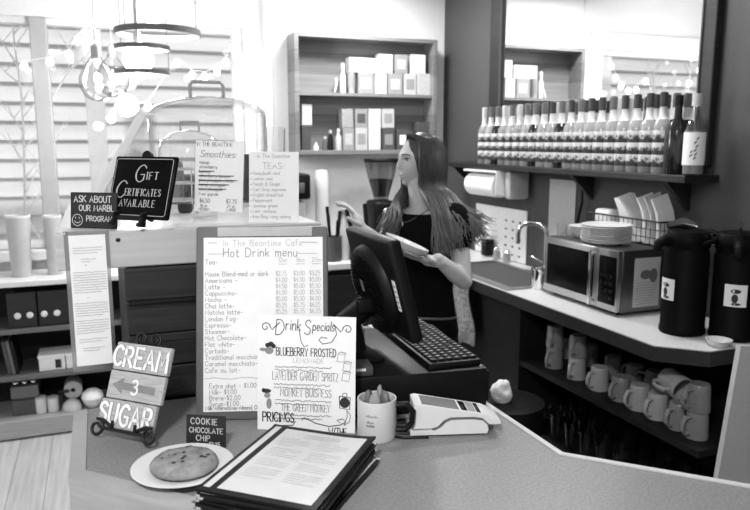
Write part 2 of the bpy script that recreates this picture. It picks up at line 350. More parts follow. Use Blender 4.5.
def text(b, s, x, y, size, w, fr, sp=.16, jit=.03, slant=0, sx=1, serif=False, contrast=0, align=None, rot=0, off=.0005):
    if align == 'c': x -= text_width(s, size, sp, sx)/2
    x0, y0 = x, y; rnd = random.Random(len(s)*31+ord(s[0]))
    for c in s:
        st, cw = _strokes(c)
        if not st: x += (.3+sp)*size*sx; continue
        jy = rnd.uniform(-jit, jit)*size; js = 1+rnd.uniform(-jit, jit)
        for pts in st:
            q = [(x+(p[0]*sx+slant*p[1])*size*js, y+jy+p[1]*size*js) for p in pts]
            lines = [q]
            if serif:
                for e in (0, -1):
                    d = (q[e][0]-q[1 if e == 0 else -2][0], q[e][1]-q[1 if e == 0 else -2][1])
                    if abs(d[1]) > abs(d[0])*1.2 and len(q) < 6: lines.append([(q[e][0]-.1*size, q[e][1]), (q[e][0]+.1*size, q[e][1])])
            for li, l in enumerate(lines):
                if rot: l = [(x0+(px-x0)*math.cos(rot)-(py-y0)*math.sin(rot), y0+(px-x0)*math.sin(rot)+(py-y0)*math.cos(rot)) for px, py in l]
                ribbon(b, l, w*(.6 if li else 1), fr, off, contrast)
        x += (cw+sp)*size*sx
    return x
def squig(b, x, y, L, h, w, fr):     # an unreadable small line of handwriting
    n = max(4, int(L/h*2.2)); ribbon(b, [(x+L*i/n, y+h*random.uniform(0, 1)) for i in range(n+1)], w, fr)
FLAT = (Vector((0, 0, 0)), Vector((1, 0, 0)), Vector((0, 0, 1)))   # sheet standing in local X,Z and facing local -Y
# frames for sheets: n = ux x uy = -Y
# ================================================================== the room
XR, YB = 2.30, 4.57
fl = B().box(-3.2, 3.2, -3.6, 4.75, -.06, 0); struct('floor', fl, 'floor')
struct('ceiling', B().box(-3.2, 3.2, -3.6, 4.75, 2.75, 2.85), 'ceil')
wx0, wx1, wz0, wz1 = -1.25, .90, 1.0, 2.33
wb = B().box(-3.2, wx0, YB, YB+.14, 0, 2.75).box(wx0, wx1, YB, YB+.14, 0, wz0).box(wx0, wx1, YB, YB+.14, wz1, 2.75).box(wx1, 1.05, YB, YB+.14, 0, 2.75)
wb.box(1.05, XR, YB-.05, YB+.14, 0, 2.75)
struct('wall_back', wb, 'wall')
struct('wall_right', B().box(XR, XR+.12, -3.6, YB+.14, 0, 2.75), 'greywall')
wl = B().box(-3.2, -3.06, -3.6, YB, 0, .7).box(-3.2, -3.06, -3.6, YB, 2.45, 2.75)
for y in (-3.6, -.9, 1.9, YB-.25): wl.box(-3.2, -3.06, y, y+.25, .7, 2.45)
struct('wall_left', wl, 'wall')
wf = B().box(-3.06, XR, -3.6, -3.48, 0, .35).box(-3.06, XR, -3.6, -3.48, 2.6, 2.75)
for x in (-3.06, -1.3): wf.box(x, x+.2, -3.6, -3.48, .35, 2.6)
wf.box(.45, XR, -3.6, -3.48, .35, 2.6)  # unseen solid stretch, shaped to cut front light on the right side
struct('wall_front', wf, 'wall')
# window in the back wall
w1 = B()
w1.box(wx0-.1, wx1+.06, YB-.03, YB, wz1, wz1+.13, .006).box(wx1, wx1+.06, YB-.025, YB, wz0-.08, wz1, .004).box(wx0-.1, wx0, YB-.025, YB, wz0-.08, wz1, .004)
w1.box(wx0-.14, wx1+.1, YB-.07, YB+.02, wz0-.06, wz0, .006)
for x in (wx0, wx1-.06): w1.box(x, x+.06, YB, YB+.1, wz0, wz1, .004)
w1.box(wx0, wx1, YB+.01, YB+.1, wz1-.035, wz1, .004).box(wx0, wx1, YB+.01, YB+.1, wz0, wz0+.05, .004)
win = struct('window_1', w1, 'trim')
link('center_post', B().box(-.315, -.225, YB-.02, YB+.1, wz0, wz1, .006), 'greytrim', win)  # silhouetted against the window; that shade is put into the grey
link('pane', B().box(-.225, wx1-.06, YB+.05, YB+.056, wz0+.05, wz1-.035), 'pane', win)
link('pane', B().box(wx0+.06, -.315, YB+.05, YB+.056, wz0+.05, wz1-.035), 'pane', win)
struct('trim_1', B().box(1.035, 1.075, YB-.058, YB, 0, 2.75, .004), 'trim')
struct('baseboard_back', B().box(-3.06, -.9, YB-.015, YB, 0, .1, .004), 'trim')
# outside: the clapboard side of the next building and a porch post
sg = B()
for i in range(30):
    z = -.5+i*.165; sg.add([(-5, 7.0, z), (6, 7.0, z), (6, 6.92, z), (-5, 6.92, z), (-5, 7.0, z+.165), (6, 7.0, z+.165), (6, 6.975, z+.165), (-5, 6.975, z+.165)],
       [(0, 1, 2, 3), (3, 2, 6, 7), (7, 6, 5, 4), (0, 4, 5, 1)])
o = link('neighbouring_building', sg, 'siding'); tag(o, 'pale clapboard side of the building outside the window', 'building'); 
struct('ground', B().box(-6, 7, 4.75, 9, -.5, -.02), 'porch')
pp = onY(97, 130, 5.6)
t = thing('porch_post', 'white square porch post standing outside the window', 'post', (pp.x, 5.6, -.02))
link('shaft', B().box(-.065, .065, -.065, .065, 0, 3.0, .008), 'porch', t); link('base_block', B().box(-.085, .085, -.085, .085, 0, .2, .008), 'porch', t)

# ---------------------------------------------------------------- white branches and string lights by the window
def branch_thing(label, spine, seed, n=14, L=.32):
    rnd = random.Random(seed); base = Vector(spine[0])
    t = thing('white_branch', label, 'decorative branch', base)
    pts = [Vector(p)-base for p in spine]
    link('stem', B().tube(pts, [.011-.007*i/(len(pts)-1) for i in range(len(pts))], 7), 'porch', t, 60)
    tw = B()
    for i in range(n):
        u = .25+.72*i/n; k = u*(len(pts)-1); j = int(k); p = pts[j].lerp(pts[min(j+1, len(pts)-1)], k-j)
        a = rnd.choice((-1, 1))*rnd.uniform(.4, 1.1); l = L*rnd.uniform(.5, 1)
        d = Vector((math.sin(a), rnd.uniform(-.2, .2), math.cos(a))); q = [p, p+d*l*.5+Vector((0, 0, .02)), p+d*l+Vector((0, 0, .07))]
        tw.tube(q, [.006, .004, .002], 5)
        for s in (-1, 1): tw.tube([q[1], q[1]+Vector((s*.06, .01, .08)), q[1]+Vector((s*.09, 0, .17))], [.0035, .0025, .0015], 5)
    link('twigs', tw, 'porch', t, 60)
    return t
def P4(x, y, Y=4.95): return onY(x, y, Y)
branch_thing('tall bare white branch outside the window, left of the grey post', [Vector((P4(26, 268).x, 4.95, -.02)), P4(26, 268), P4(25, 200), P4(24, 150), P4(22, 100), P4(14, 40), P4(12, 10)], 3)
o = branch_thing('white branch arching to the right outside the window, right of the grey post', [Vector((P4(48, 268).x, 5.05, -.02)), P4(48, 268, 5.05), P4(49, 190, 5.05), P4(50, 100, 5.05), P4(70, 70, 5.05), P4(92, 50, 5.05)], 8, 9, .25)
bl = [(24, 66), (50, 62), (69, 55), (78, 40), (93, 24), (97, 60), (99, 78), (99, 88), (122, 95), (112, 116), (148, 106), (177, 63), (192, 75), (205, 77), (217, 72), (226, 62), (233, 48)]
t = thing('string_lights', 'string of small round lit bulbs draped across the window', 'string lights', P4(93, 10, 4.49))
wpts = []
for i, (x, y) in enumerate(bl): wpts.append(P4(x, y-5, 4.49))
wire = []
for i in range(len(wpts)-1):
    for k in range(4):
        u = k/4; p = wpts[i].lerp(wpts[i+1], u); p.z -= .03*math.sin(PI*u)*0; wire.append(p)
wire.append(wpts[-1])
link('wire', B().tube([P4(9, 40, 4.49)]+wire+[P4(240, 26, 4.49)], .0025, 5), 'whiteplastic', t, 60, True)
for x, y in bl:
    p = P4(x, y, 4.49); link('bulb', B().ball(p, (.019, .019, .024), 12, 8), 'led', t, 60, True)
    
# ---------------------------------------------------------------- ring chandelier and glass globe pendant
kc = 3.55
rc = at(142, 33, kc); 
t = thing('ring_chandelier', 'tiered pendant of three thin dark metal rings with lit bulbs enlarged to their glow', 'pendant lamp', (rc.x, rc.y, 2.75))
def ring(c, r, h, th=.008):
    prof = [(r-th, -h/2), (r, -h/2), (r, h/2), (r-th, h/2), (r-th, -h/2)]
    b = B(); n = 40
    for j in range(4):
        vs = []; 
        for i in range(n):
            a = 2*PI*i/n
            for q in (prof[j], prof[j+1]): vs.append(Vector(c)+Vector((q[0]*math.cos(a), q[0]*math.sin(a), q[1])))
        b.add(vs, [(2*i, 2*i+1, 2*((i+1) % n)+1, 2*((i+1) % n)) for i in range(n)])
    return b
c1, c2, c3 = at(158, 33, kc), at(142, 48, kc), at(142, 73, kc)
for c, r, h in ((c1, .212, .03), (c2, .137, .022), (c3, .137, .022)): link('ring', ring(c, r, h), 'ringmetal', t, 40, True)
for i, (c, r) in enumerate(((c1, .207), (c2, .132))):
    zt = 2.75 if i == 0 else 2.75
    for a in (.3, 2.4, 4.5):
        p = c+Vector((r*math.cos(a), r*math.sin(a), 0)); link('suspension_wire', B().tube([p, (p.x, p.y, zt)], .002, 5), 'blackmetal', t, None, True)
for a in (.2, 2.3, 4.4):
    p = c2+Vector((.132*math.cos(a), .132*math.sin(a), 0)); link('suspension_wire', B().tube([p, (p.x, p.y, c3.z)], .002, 5), 'blackmetal', t, None, True)
link('ceiling_plate', B().lathe([(.0, 2.72), (.07, 2.722), (.075, 2.75)], 24, (c1.x, c1.y, 0)), 'blackmetal', t, 40, True)
b1, b2 = at(152, 8, kc), at(138, 59, kc)
for p in (b1, b2):
    link('bulb', B().ball(p, .075, 24, 16), 'bulb', t, 80, True); link('socket', B().lathe([(.018, p.z+.07), (.02, p.z+.12), (.012, p.z+.135), (.004, 2.75)], 12, (p.x, p.y, 0)), 'greytrim', t, 40, True)  # bulbs oversized to take in their glow, sockets lightened for it too
    ld = bpy.data.lights.new('bulb_light', 'POINT'); ld.energy = 14; ld.shadow_soft_size = .08
    lo = bpy.data.objects.new('bulb_light', ld); COL.objects.link(lo); lo.parent = t; lo.location = PM[t.name].inverted() @ (p-Vector((0, 0, .16)))
def globe(px, py, k, label):
    g = at(px, py, k); t = thing('glass_globe_pendant', label, 'pendant lamp', (g.x, g.y, 2.75), group='clear globe pendants')
    link('globe', B().lathe([(.02, .12), (.03, .1), (.062, .06), (.083, .01), (.082, -.035), (.06, -.08), (.03, -.098), (.001, -.103)], 28, g), 'globe', t, 80, True)
    link('cord', B().tube([g+Vector((0, 0, .13)), (g.x, g.y, 2.75)], .003, 6), 'greytrim', t, None, True)
    link('socket', B().lathe([(.021, .1), (.021, .16), (.006, .17)], 14, g), 'greytrim', t, 40, True)  # cord and socket lightened to imitate the glow over them
    link('bulb', B().ball(g+Vector((0, 0, .01)), (.014, .014, .026), 12, 10), 'bulb', t, 60, True)
    ld = bpy.data.lights.new('bulb_light', 'POINT'); ld.energy = 4; ld.shadow_soft_size = .03
    lo = bpy.data.objects.new('bulb_light', ld); COL.objects.link(lo); lo.parent = t; lo.location = PM[t.name].inverted() @ (g+Vector((0, 0, -.19)))
globe(97, 80, 3.45, 'clear glass teardrop globe pendant nearest the grey window post')
globe(113, 77, 3.75, 'clear glass globe pendant half behind another, beside the ring chandelier')

# ---------------------------------------------------------------- unseen ceiling lamps, added to brighten counters and sign fronts
def added_lamp(x, y, e, label):
    t = thing('added_ceiling_lamp', label, 'added lamp', (x, y, 2.75))
    link('housing', B().lathe([(.0, 0), (.17, 0), (.17, -.05), (.15, -.055)], 28), 'whiteplastic', t, 40)
    link('diffuser', B().lathe([(.15, -.05), (.12, -.062), (.0, -.068)], 28), emit('added_lamp_diffuser_%d' % e, 4), t, 60)
    ld = bpy.data.lights.new('added_lamp_light', 'AREA'); ld.shape = 'DISK'; ld.size = .3; ld.energy = e
    lo = bpy.data.objects.new('added_lamp_light', ld); COL.objects.link(lo); lo.parent = t; lo.location = (0, 0, -.08)
added_lamp(-.45, -.1, 58, 'unseen round lamp added to brighten the sign fronts and order counter')
added_lamp(1.72, 2.35, 17, 'unseen round lamp above the side counter')
added_lamp(1.5, 3.9, 30, 'unseen round lamp added above the back counter')

# ================================================================== service counter (L shaped, speckled laminate)
t = thing('service_counter', 'speckled grey L-shaped order counter with a wooden rim', 'counter', (.3, 1.3, 0))
top = [(-.055, 1.385), (-.055, 1.72), (.56, 1.72), (.56, 2.2), (.84, 2.2), (.84, 1.11), (1.74, .21), (1.42, -.09)]
link('countertop', B().prism(top, .955, 1.0), 'laminate', t, None, True)
body = [(-.02, 1.42), (-.02, 1.7), (.58, 1.7), (.58, 2.17), (.80, 2.17), (.80, 1.1), (1.70, .2), (1.42, -.08)]
link('base_cabinet', B().prism(body, 0, .955), 'darkwood', t, None, True)
rb = B()
rb.prism([(-.085, 1.365), (-.085, 1.72), (-.055, 1.72), (-.055, 1.385)], .93, 1.004).prism([(-.085, 1.365), (-.055, 1.385), (1.42, -.09), (1.395, -.115)], .93, 1.004)
link('wooden_rim', rb, 'oak', t, None, True)
link('edge_strip', B().prism([(.84, 2.2), (.852, 2.2), (.852, 1.115), (1.752, .215), (1.74, .21), (.84, 1.11)], .95, 1.003), 'edge', t, None, True)

# ---------------------------------------------------------------- display counter behind it: pale board on top, black planks below
t = thing('display_counter', 'raised display counter with pale board edge above blackened planks', 'counter', (.3, 2.2, 0))
link('body', B().box(.05, .53, 1.76, 2.8, 0, 1.335), 'darkwood', t, None, True)
pb = B()
for i in range(4): pb.box(.045, .53, 1.738+.003*(i % 2), 1.76, 1.0+.0835*i, 1.0+.0835*(i+1)-.003, .003, 1)
link('plank_front', pb, 'blackwood', t, None, True)
link('ledge_strip', B().box(.05, .53, 1.728, 1.742, 1.243, 1.252, .002, 1), 'shelfdark', t, None, True)
link('fascia_board', B().box(-.1, .535, 1.74, 1.765, 1.335, 1.422, .003, 1), 'board', t, None, True)
link('counter_top', B().box(-.1, .535, 1.765, 2.8, 1.38, 1.42, .003, 1), 'whitetop', t, None, True)
kn = onY(118, 240, 1.739); link('wood_knot', B().ball(kn, (.006, .0015, .005), 10, 6), 'darkwood', t, 60, True)

# ---------------------------------------------------------------- back counter along the back wall, wall cabinet
t = thing('back_counter', 'dark base counter with pale top below the wall cabinet', 'counter', (1.4, 4.2, 0))
link('counter_top', B().box(.62, 1.76, 3.87, 4.51, .88, .92, .006), 'whitetop', t, None, True)
link('base', B().box(.65, 1.76, 3.92, 4.5, 0, .88), 'shelfdark', t, None, True)
for i in range(2): link('door', B().box(.66+.55*i, 1.19+.55*i, 3.9, 3.925, .1, .84, .004), 'darkwood', t, None, True)

YC = 4.35; cx0, cx1, cz0, cz1 = 1.175, 2.165, 1.545, 2.30
t = thing('wall_cabinet', 'open wooden two-shelf cabinet fixed to the white back wall', 'cabinet', (1.67, 4.45, cz0))
for x in (cx0, cx1-.03): link('side_panel', B().box(x, x+.03, YC, 4.52, cz0, cz1, .003), 'cabwood', t, None, True)
link('top_panel', B().box(cx0+.03, cx1-.03, YC, 4.52, cz1-.025, cz1, .003), 'cabwood', t, None, True)
link('bottom_panel', B().box(cx0+.03, cx1-.03, YC, 4.52, cz0, cz0+.03, .003), 'cabwood', t, None, True)
link('middle_shelf', B().box(cx0+.03, cx1-.03, YC+.01, 4.5, 1.918, 1.94, .003), 'cabwood', t, None, True)
link('back_panel', B().box(cx0+.03, cx1-.03, 4.5, 4.52, cz0+.03, cz1-.025), 'cabwood', t, None, True)
# boxes on its shelves
def carton(xa, xb, ya, yb, zs, m, label, group, Y=4.40, dep=.075, mark=None):
    a, b_ = onY(xa, yb, Y), onY(xb, ya, Y); z1 = max(b_.z, zs+.02)
    t = thing('tea_carton', label, 'box', ((a.x+b_.x)/2, Y+dep/2, zs), group=group)
    w = (b_.x-a.x)/2*.97; h = z1-zs
    link('carton', B().box(-w, w, -dep/2, dep/2, 0, h, .002, 1), m, t)
    if mark: link('label', B().box(-w*.65, w*.65, -dep/2-.001, -dep/2, h*.25, h*.75), mark, t)
    return t
zA, zB = 1.94, cz0+.03
G1, G2 = 'cartons on the upper cabinet shelf', 'cartons on the lower cabinet shelf'
hA = onY(400, 74, 4.4).z
def stackA(xa, xb, ya, yb, m, label, mark=None): return carton(xa, xb, ya, yb, hA+.001, m, label, G1, mark=mark)
carton(375, 387, 74, 93, zA, 'dimwhite', 'white carton on the upper cabinet shelf, lower row, beside the grey ones', G1)
carton(388, 403, 74, 93, zA, 'tan', 'grey carton on the upper shelf under the middle top-row box', G1, mark='inkpale')
carton(404, 416.5, 74, 93, zA, 'paper2', 'pale carton with round label second from right on the upper shelf', G1, mark='tan')
carton(417, 431, 74, 93, zA, 'paper2', 'pale carton with round label at the right end of the upper shelf', G1, mark='inkpale')
carton(358, 374, 73, 92, zA, 'tan', 'grey carton on the upper shelf under the long flat white box', G1, mark='inkpale')
stackA(379, 393, 54.5, 73, 'dimwhite', 'white carton topmost on the upper shelf beside a grey one')
stackA(395, 408, 55, 73, 'tan', 'grey carton in the top row of the upper shelf between two white ones', 'inkpale')
stackA(411, 426, 55, 73, 'dimwhite', 'white carton topmost at the right of the upper shelf')
hB = onY(358, 72.5, 4.4).z
carton(349, 378, 58.5, 72.5, hB, 'dimwhite', 'long flat white box lying on top of a grey carton', G1, dep=.08)
tw = onY(353, 93, 4.38)
t = thing('paper_cups', 'ribbed stack of white paper cups on the upper shelf', 'cup stack', (tw.x, 4.41, zA))
for i in range(7): link('cup', B().lathe([(.02, .014*i), (.026, .014*i+.05), (.028, .014*i+.052), (.025, .014*i+.053), (.018, .014*i+.004)], 18), 'paper2', t, 50)
tb = onY(343.5, 93, 4.4)
t = thing('spray_bottle', 'slim white bottle on the upper shelf left of the cup stack', 'bottle', (tb.x, 4.41, zA))
link('bottle_body', B().lathe([(.018, 0), (.019, .01), (.019, .11), (.009, .135), (.009, .15)], 16), 'whiteplastic', t, 50); link('cap', B().lathe([(.012, .15), (.012, .185), (.006, .19)], 14), 'paper2', t, 50)
lb = onY(333, 80, 4.45)
one('tasting_spoon', B().tube([(0, 0, .004), (.012, 0, .05), (.026, .03, .095)], [(.004, .003), (.004, .003), (.011, .004)], 8), 'whiteplastic', 'small white scoop leaning at the back of the upper shelf', 'scoop', None, 60, (lb.x, 4.42, zA))
hC = onY(360, 128, 4.4).z
def lowB(xa, xb, ya, yb, m, label, top=False, mark=None): return carton(xa, xb, ya, yb, (hC+.001) if top else zB, m, label, G2, mark=mark)
lowB(343, 354.5, 128, 147, 'tan', 'mid grey carton at the left of the lower shelf row', mark='inkpale')
lowB(355.5, 367.5, 128, 147, 'paper2', 'pale patterned carton below a dark one on the lower shelf', mark='tan')
lowB(368.5, 381, 128, 147, 'dimwhite', 'white carton below another white one on the lower shelf')
lowB(382.5, 395, 129, 147, 'dgrey', 'dark carton below a pale round-label one on the lower shelf', mark='tan')
lowB(342, 353.5, 109, 128, 'card', 'dim grey carton stacked at the left of the lower shelf', True)
lowB(355, 367.5, 109, 128, 'tan', 'grey carton with stripe stacked on a pale patterned one', True, 'dgrey')
lowB(368.5, 381, 109, 128, 'dimwhite', 'white carton stacked on another white one on the lower shelf', True)
lowB(382, 394.5, 109, 128, 'paper2', 'pale carton with round label stacked on a dark one', True, 'tan')
lowB(397, 411, 130, 147, 'dgrey', 'dark box with a white stripe on the lower shelf', mark='paper')
lowB(417, 433, 122, 147, 'dgrey', 'taller dark box at the right end of the lower shelf')
lowB(302, 311, 126, 147, 'dgrey', 'dark carton under the white one at the left end of the lower shelf')
carton(302, 312, 104, 126, onY(306, 125.5, 4.4).z+.001, 'dimwhite', 'white carton stacked at the left end of the lower shelf', G2)
def small_bottle(px, h, r, m, capm, label):
    p = onY(px, 145, 4.41); t = thing('flavour_bottle', label, 'bottle', (p.x, 4.41, zB))
    link('bottle_body', B().lathe([(r, 0), (r, h*.6), (r*.45, h*.78), (r*.4, h*.86)], 16), m, t, 50); link('cap', B().lathe([(r*.5, h*.86), (r*.5, h), (r*.3, h+.003)], 14), capm, t, 50)
small_bottle(316, .045, .017, 'whiteplastic', 'paper', 'tiny white jar on the lower cabinet shelf')
small_bottle(325, .085, .018, 'dgrey', 'paper2', 'short dark bottle with pale cap on the lower cabinet shelf')
small_bottle(330.5, .125, .019, 'blackplastic', 'paper2', 'tall black bottle on the lower cabinet shelf')
small_bottle(338.5, .135, .02, 'paper2', 'whiteplastic', 'pale rounded bottle on the lower cabinet shelf next to the cartons')
# ================================================================== back counter appliances
def px_thing(name, label, cat, p, rz=0, group=None): return thing(name, label, cat, p, rz, group)
em = onY(303, 250, 4.18)
t = thing('espresso_machine', 'pale espresso machine with a dark top box on the back counter', 'coffee machine', (.985, 4.22, .92))
link('body', B().box(-.24, .17, -.17, .2, .0, .36, .02), 'greytop', t, 40); link('top_box', B().box(-.24, .19, -.2, .22, .37, .52, .015), 'blackplastic', t, 40)
link('display', B().box(.05, .15, -.205, -.198, .41, .47, .004), 'greyplastic', t, 40); link('neck', B().box(-.2, .13, -.15, .18, .36, .37), 'greyplastic', t)
link('knob', B().lathe([(.0, 0), (.028, 0), (.028, .03), (.022, .035), (0, .035)], 16, m=Matrix.Translation((.1, -.17, .22)) @ Matrix.Rotation(PI/2, 4, 'X')), 'blackplastic', t, 40)
p = onY(322, 222, 4.25)
t = thing('cup_dispenser', 'tall white cylinder beside the espresso machine', 'cup dispenser', (p.x, 4.25, .92))
link('tube', B().lathe([(.04, 0), (.043, .02), (.043, .5), (.036, .53), (.0, .535)], 24), 'whiteplastic', t, 50); link('base_ring', B().lathe([(.055, 0), (.055, .02), (.044, .025)], 24), 'greyplastic', t, 50)
p = onY(342, 250, 3.98)
t = thing('milk_bottle', 'white plastic bottle on the back counter behind the monitor', 'bottle', (p.x+.02, 4.0, .92))
link('bottle_body', B().lathe([(.036, 0), (.04, .01), (.04, .2), (.018, .26), (.018, .28)], 20), 'whiteplastic', t, 50); link('cap', B().lathe([(.021, .28), (.021, .31), (.0, .312)], 16), 'paper2', t, 50)
p = onY(331, 250, 4.02)
t = thing('utensil_crock', 'dark crock of bar tools on the back counter', 'utensil holder', (p.x, 3.97, .92))
link('crock', B().lathe([(.0, .004), (.045, .0), (.05, .02), (.05, .15), (.045, .15), (.042, .02), (.0, .018)], 24), 'dgrey', t, 50)
for i, (a, l) in enumerate(((.3, .3), (1.9, .27), (3.6, .33), (5, .25))):
    link('handle', B().tube([(.02*math.cos(a), .02*math.sin(a), .03), (.05*math.cos(a), .05*math.sin(a), l)], [.006, .011], 8), 'blackplastic', t, 50)
p = onY(360, 240, 3.98)
t = thing('knife_block', 'dark block of black-handled tools behind the monitor', 'knife block', (p.x, 3.97, .92))
link('block', B().box(-.07, .07, -.06, .06, 0, .17, .01), 'dgrey', t, 40)
for dx, h, l in ((-.045, .17, .14), (.0, .16, .1), (.045, .17, .17)): link('handle', B().bar((dx, 0, h-.02), (dx-.035+dx*.3, -.01, h+l), .026, .02, .006), 'blackplastic', t, 40)
g = onY(381, 160, 4.1)
t = thing('coffee_grinder', 'coffee grinder with a clear cone hopper half full of dark beans', 'coffee grinder', (g.x, 4.1, .92))
hz = g.z-.92
link('lid', B().lathe([(.0, hz+.012), (.105, hz+.01), (.11, hz), (.105, hz-.012), (.0, hz-.012)], 28), 'blackplastic', t, 40)
link('hopper', B().lathe([(.104, hz-.012), (.085, hz-.1), (.048, hz-.23), (.045, hz-.26)], 28), 'smoke', t, 60)
link('coffee_beans', B().lathe([(.0, hz-.115), (.06, hz-.118), (.078, hz-.125), (.045, hz-.228), (.0, hz-.23)], 24), 'beans', t, 60)
link('body', B().box(-.075, .075, -.09, .09, .05, hz-.25, .025, 3), 'blackplastic', t, 40); link('base', B().box(-.1, .1, -.15, .12, 0, .05, .012), 'blackplastic', t, 40)
link('spout', B().cap_cone((0, -.07, .28), (0, -.15, .22), .03, .02), 'steel', t, 50); link('fork', B().box(-.05, .05, -.14, -.08, .19, .2, .004), 'steel', t)

# ================================================================== right counter with open mug shelves
ye = 1.735
t = thing('side_counter', 'long pale-topped side counter with dark open shelves for mugs', 'counter', (2.05, 2.4, 0))
link('counter_top', B().prism([(1.79, 4.5), (1.79, 1.86), (1.92, ye), (2.29, ye), (2.29, 4.5)], .917, .92).box(1.80, 2.28, 2.0, 2.82, .9165, .9168), 'greytop', t, None, True)
link('edge_trim', B().prism([(1.785, 3.8), (1.785, 1.855), (1.915, ye-.005), (2.29, ye-.005), (2.29, 3.8)], .865, .9165), 'edgedark', t, None, True)
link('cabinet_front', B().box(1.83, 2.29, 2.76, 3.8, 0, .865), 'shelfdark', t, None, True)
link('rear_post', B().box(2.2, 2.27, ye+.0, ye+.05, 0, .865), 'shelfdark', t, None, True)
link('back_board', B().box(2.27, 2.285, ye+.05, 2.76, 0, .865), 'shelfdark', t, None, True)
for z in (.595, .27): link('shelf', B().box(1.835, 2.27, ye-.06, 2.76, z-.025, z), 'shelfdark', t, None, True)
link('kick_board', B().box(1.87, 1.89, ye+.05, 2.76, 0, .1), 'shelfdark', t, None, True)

# sink with gooseneck tap
t = thing('sink', 'stainless steel bar sink set into the side counter', 'sink', (2.02, 3.05, .92))
sk = B(); x0, x1, y0, y1 = 1.80, 2.2, 2.84, 3.6
rim = .03
sk.box(x0, x1, y0, y0+rim, .9205, .928, .002, 1).box(x0, x1, y1-rim, y1, .9205, .928, .002, 1).box(x0, x0+.05, y0+rim, y1-rim, .9205, .928, .002, 1).box(x1-rim, x1, y0+rim, y1-rim, .9205, .928, .002, 1)
link('rim', sk, 'steel', t, None, True)
link('basin_shade', B().box(x0+.05, x1-rim, y0+rim, y1-rim, .9203, .9206), 'sinkshade', t, None, True)  # flat dark sheet paints the shade of the sink's hollow
f0 = onX(541, 268, 2.17)
t = thing('faucet', 'chrome gooseneck tap beside the microwave', 'tap', (2.2, f0.y, .92))
zt = onX(538, 224, 2.12).z-.92
arc = [(0, 0, .04), (0, 0, zt-.07)]+[(-.055+.055*math.cos(a), .06*(1-math.cos(a))*.9, zt-.06+.055*math.sin(a)) for a in [PI*i/10 for i in range(11)]]+[(-.11, .108, zt-.12)]
link('neck', B().tube(arc, .012, 10), 'chrome', t, 60); link('base', B().lathe([(.028, 0), (.028, .02), (.018, .045), (.014, .06)], 20), 'chrome', t, 50)
for s in (-1, 1): link('handle', B().bar((.0, s*.03, .07), (-.05, s*.075, .1), .014, .01, .004), 'chrome', t, 50)
p = onZ(535, 291, .92)
t = thing('steel_pitcher', 'pale metal pitcher on the counter at the left of the microwave', 'pitcher', (p.x+.05, p.y+.04, .9205))
link('body', B().lathe([(.0, .003), (.042, .0), (.046, .02), (.04, .085), (.043, .1), (.04, .1), (.037, .085), (.042, .02), (.0, .006)], 24), 'chrome', t, 60)
link('handle', B().tube([(0, -.04, .085), (-.01, -.075, .08), (-.01, -.078, .04), (0, -.043, .02)], .005, 8), 'chrome', t, 60)

# microwave
X0, Y0, Y1, Z0, Z1 = 1.935, 2.225, 2.735, .935, 1.195
t = thing('microwave_oven', 'stainless microwave with black door on the side counter', 'microwave', (X0, Y0, .92))
link('case', B().box(X0+.02, 2.26, Y0, Y1, Z0, Z1, .006), 'darksteel', t, 40, True)
link('door', B().box(X0, X0+.02, Y0+.13, Y1, Z0+.004, Z1-.002, .004), 'steel', t, 40, True)
link('door_glass', B().box(X0-.003, X0+.004, Y0+.155, Y1-.025, Z0+.038, Z1-.03, .003), 'blackgloss', t, 40, True)
link('control_panel', B().box(X0-.002, X0+.02, Y0+.004, Y0+.127, Z0+.004, Z1-.002, .003), 'steel', t, 40, True)
link('keypad', B().box(X0-.004, X0, Y0+.012, Y0+.118, Z0+.03, Z1-.03, .002), 'blackgloss', t, 40, True)
link('handle', B().bar((X0-.028, Y0+.143, Z0+.012), (X0-.028, Y0+.143, Z1-.012), .013, .013, .004).bar((X0-.028, Y0+.143, Z0+.03), (X0, Y0+.143, Z0+.03), .01, .01).bar((X0-.028, Y0+.143, Z1-.03), (X0, Y0+.143, Z1-.03), .01, .01), 'chrome', t, 40, True)
for x in (X0+.05, 2.22):
    for y in (Y0+.04, Y1-.04): link('foot', B().lathe([(.014, .92), (.016, Z0+.002)], 12, (x, y, 0)), 'blackplastic', t, 40, True)
kp = B()
for i in range(4):
    for j in range(3): kp.box(X0-.006, X0-.004, Y0+.03+.03*j, Y0+.05+.03*j, Z0+.05+.03*i, Z0+.064+.03*i, .001, 1)
link('keys', kp, 'blackplastic', t, 40, True)
a, b_ = onY(632, 310, Y0), onY(661, 255, Y0)
st = link('instruction_sticker', B().box(a.x, b_.x, Y0-.0012, Y0, Z0+.02, Z1-.035), 'paper2', t, None, True)
ink = B(); fr = (Vector((a.x, Y0-.0015, Z0+.02)), Vector((1, 0, 0)), Vector((0, 0, 1)))
for i in range(9): squig(ink, .012, .012+.011*i, (b_.x-a.x)-.024, .004, .0016, fr)
ink.ball((a.x+.06, Y0-.0015, Z0+.155), (.03, .0004, .02), 14, 8).ball((a.x+.1, Y0-.0015, Z0+.15), (.022, .0004, .03), 14, 8)
link('print', ink, 'greyplastic', st, None, True)

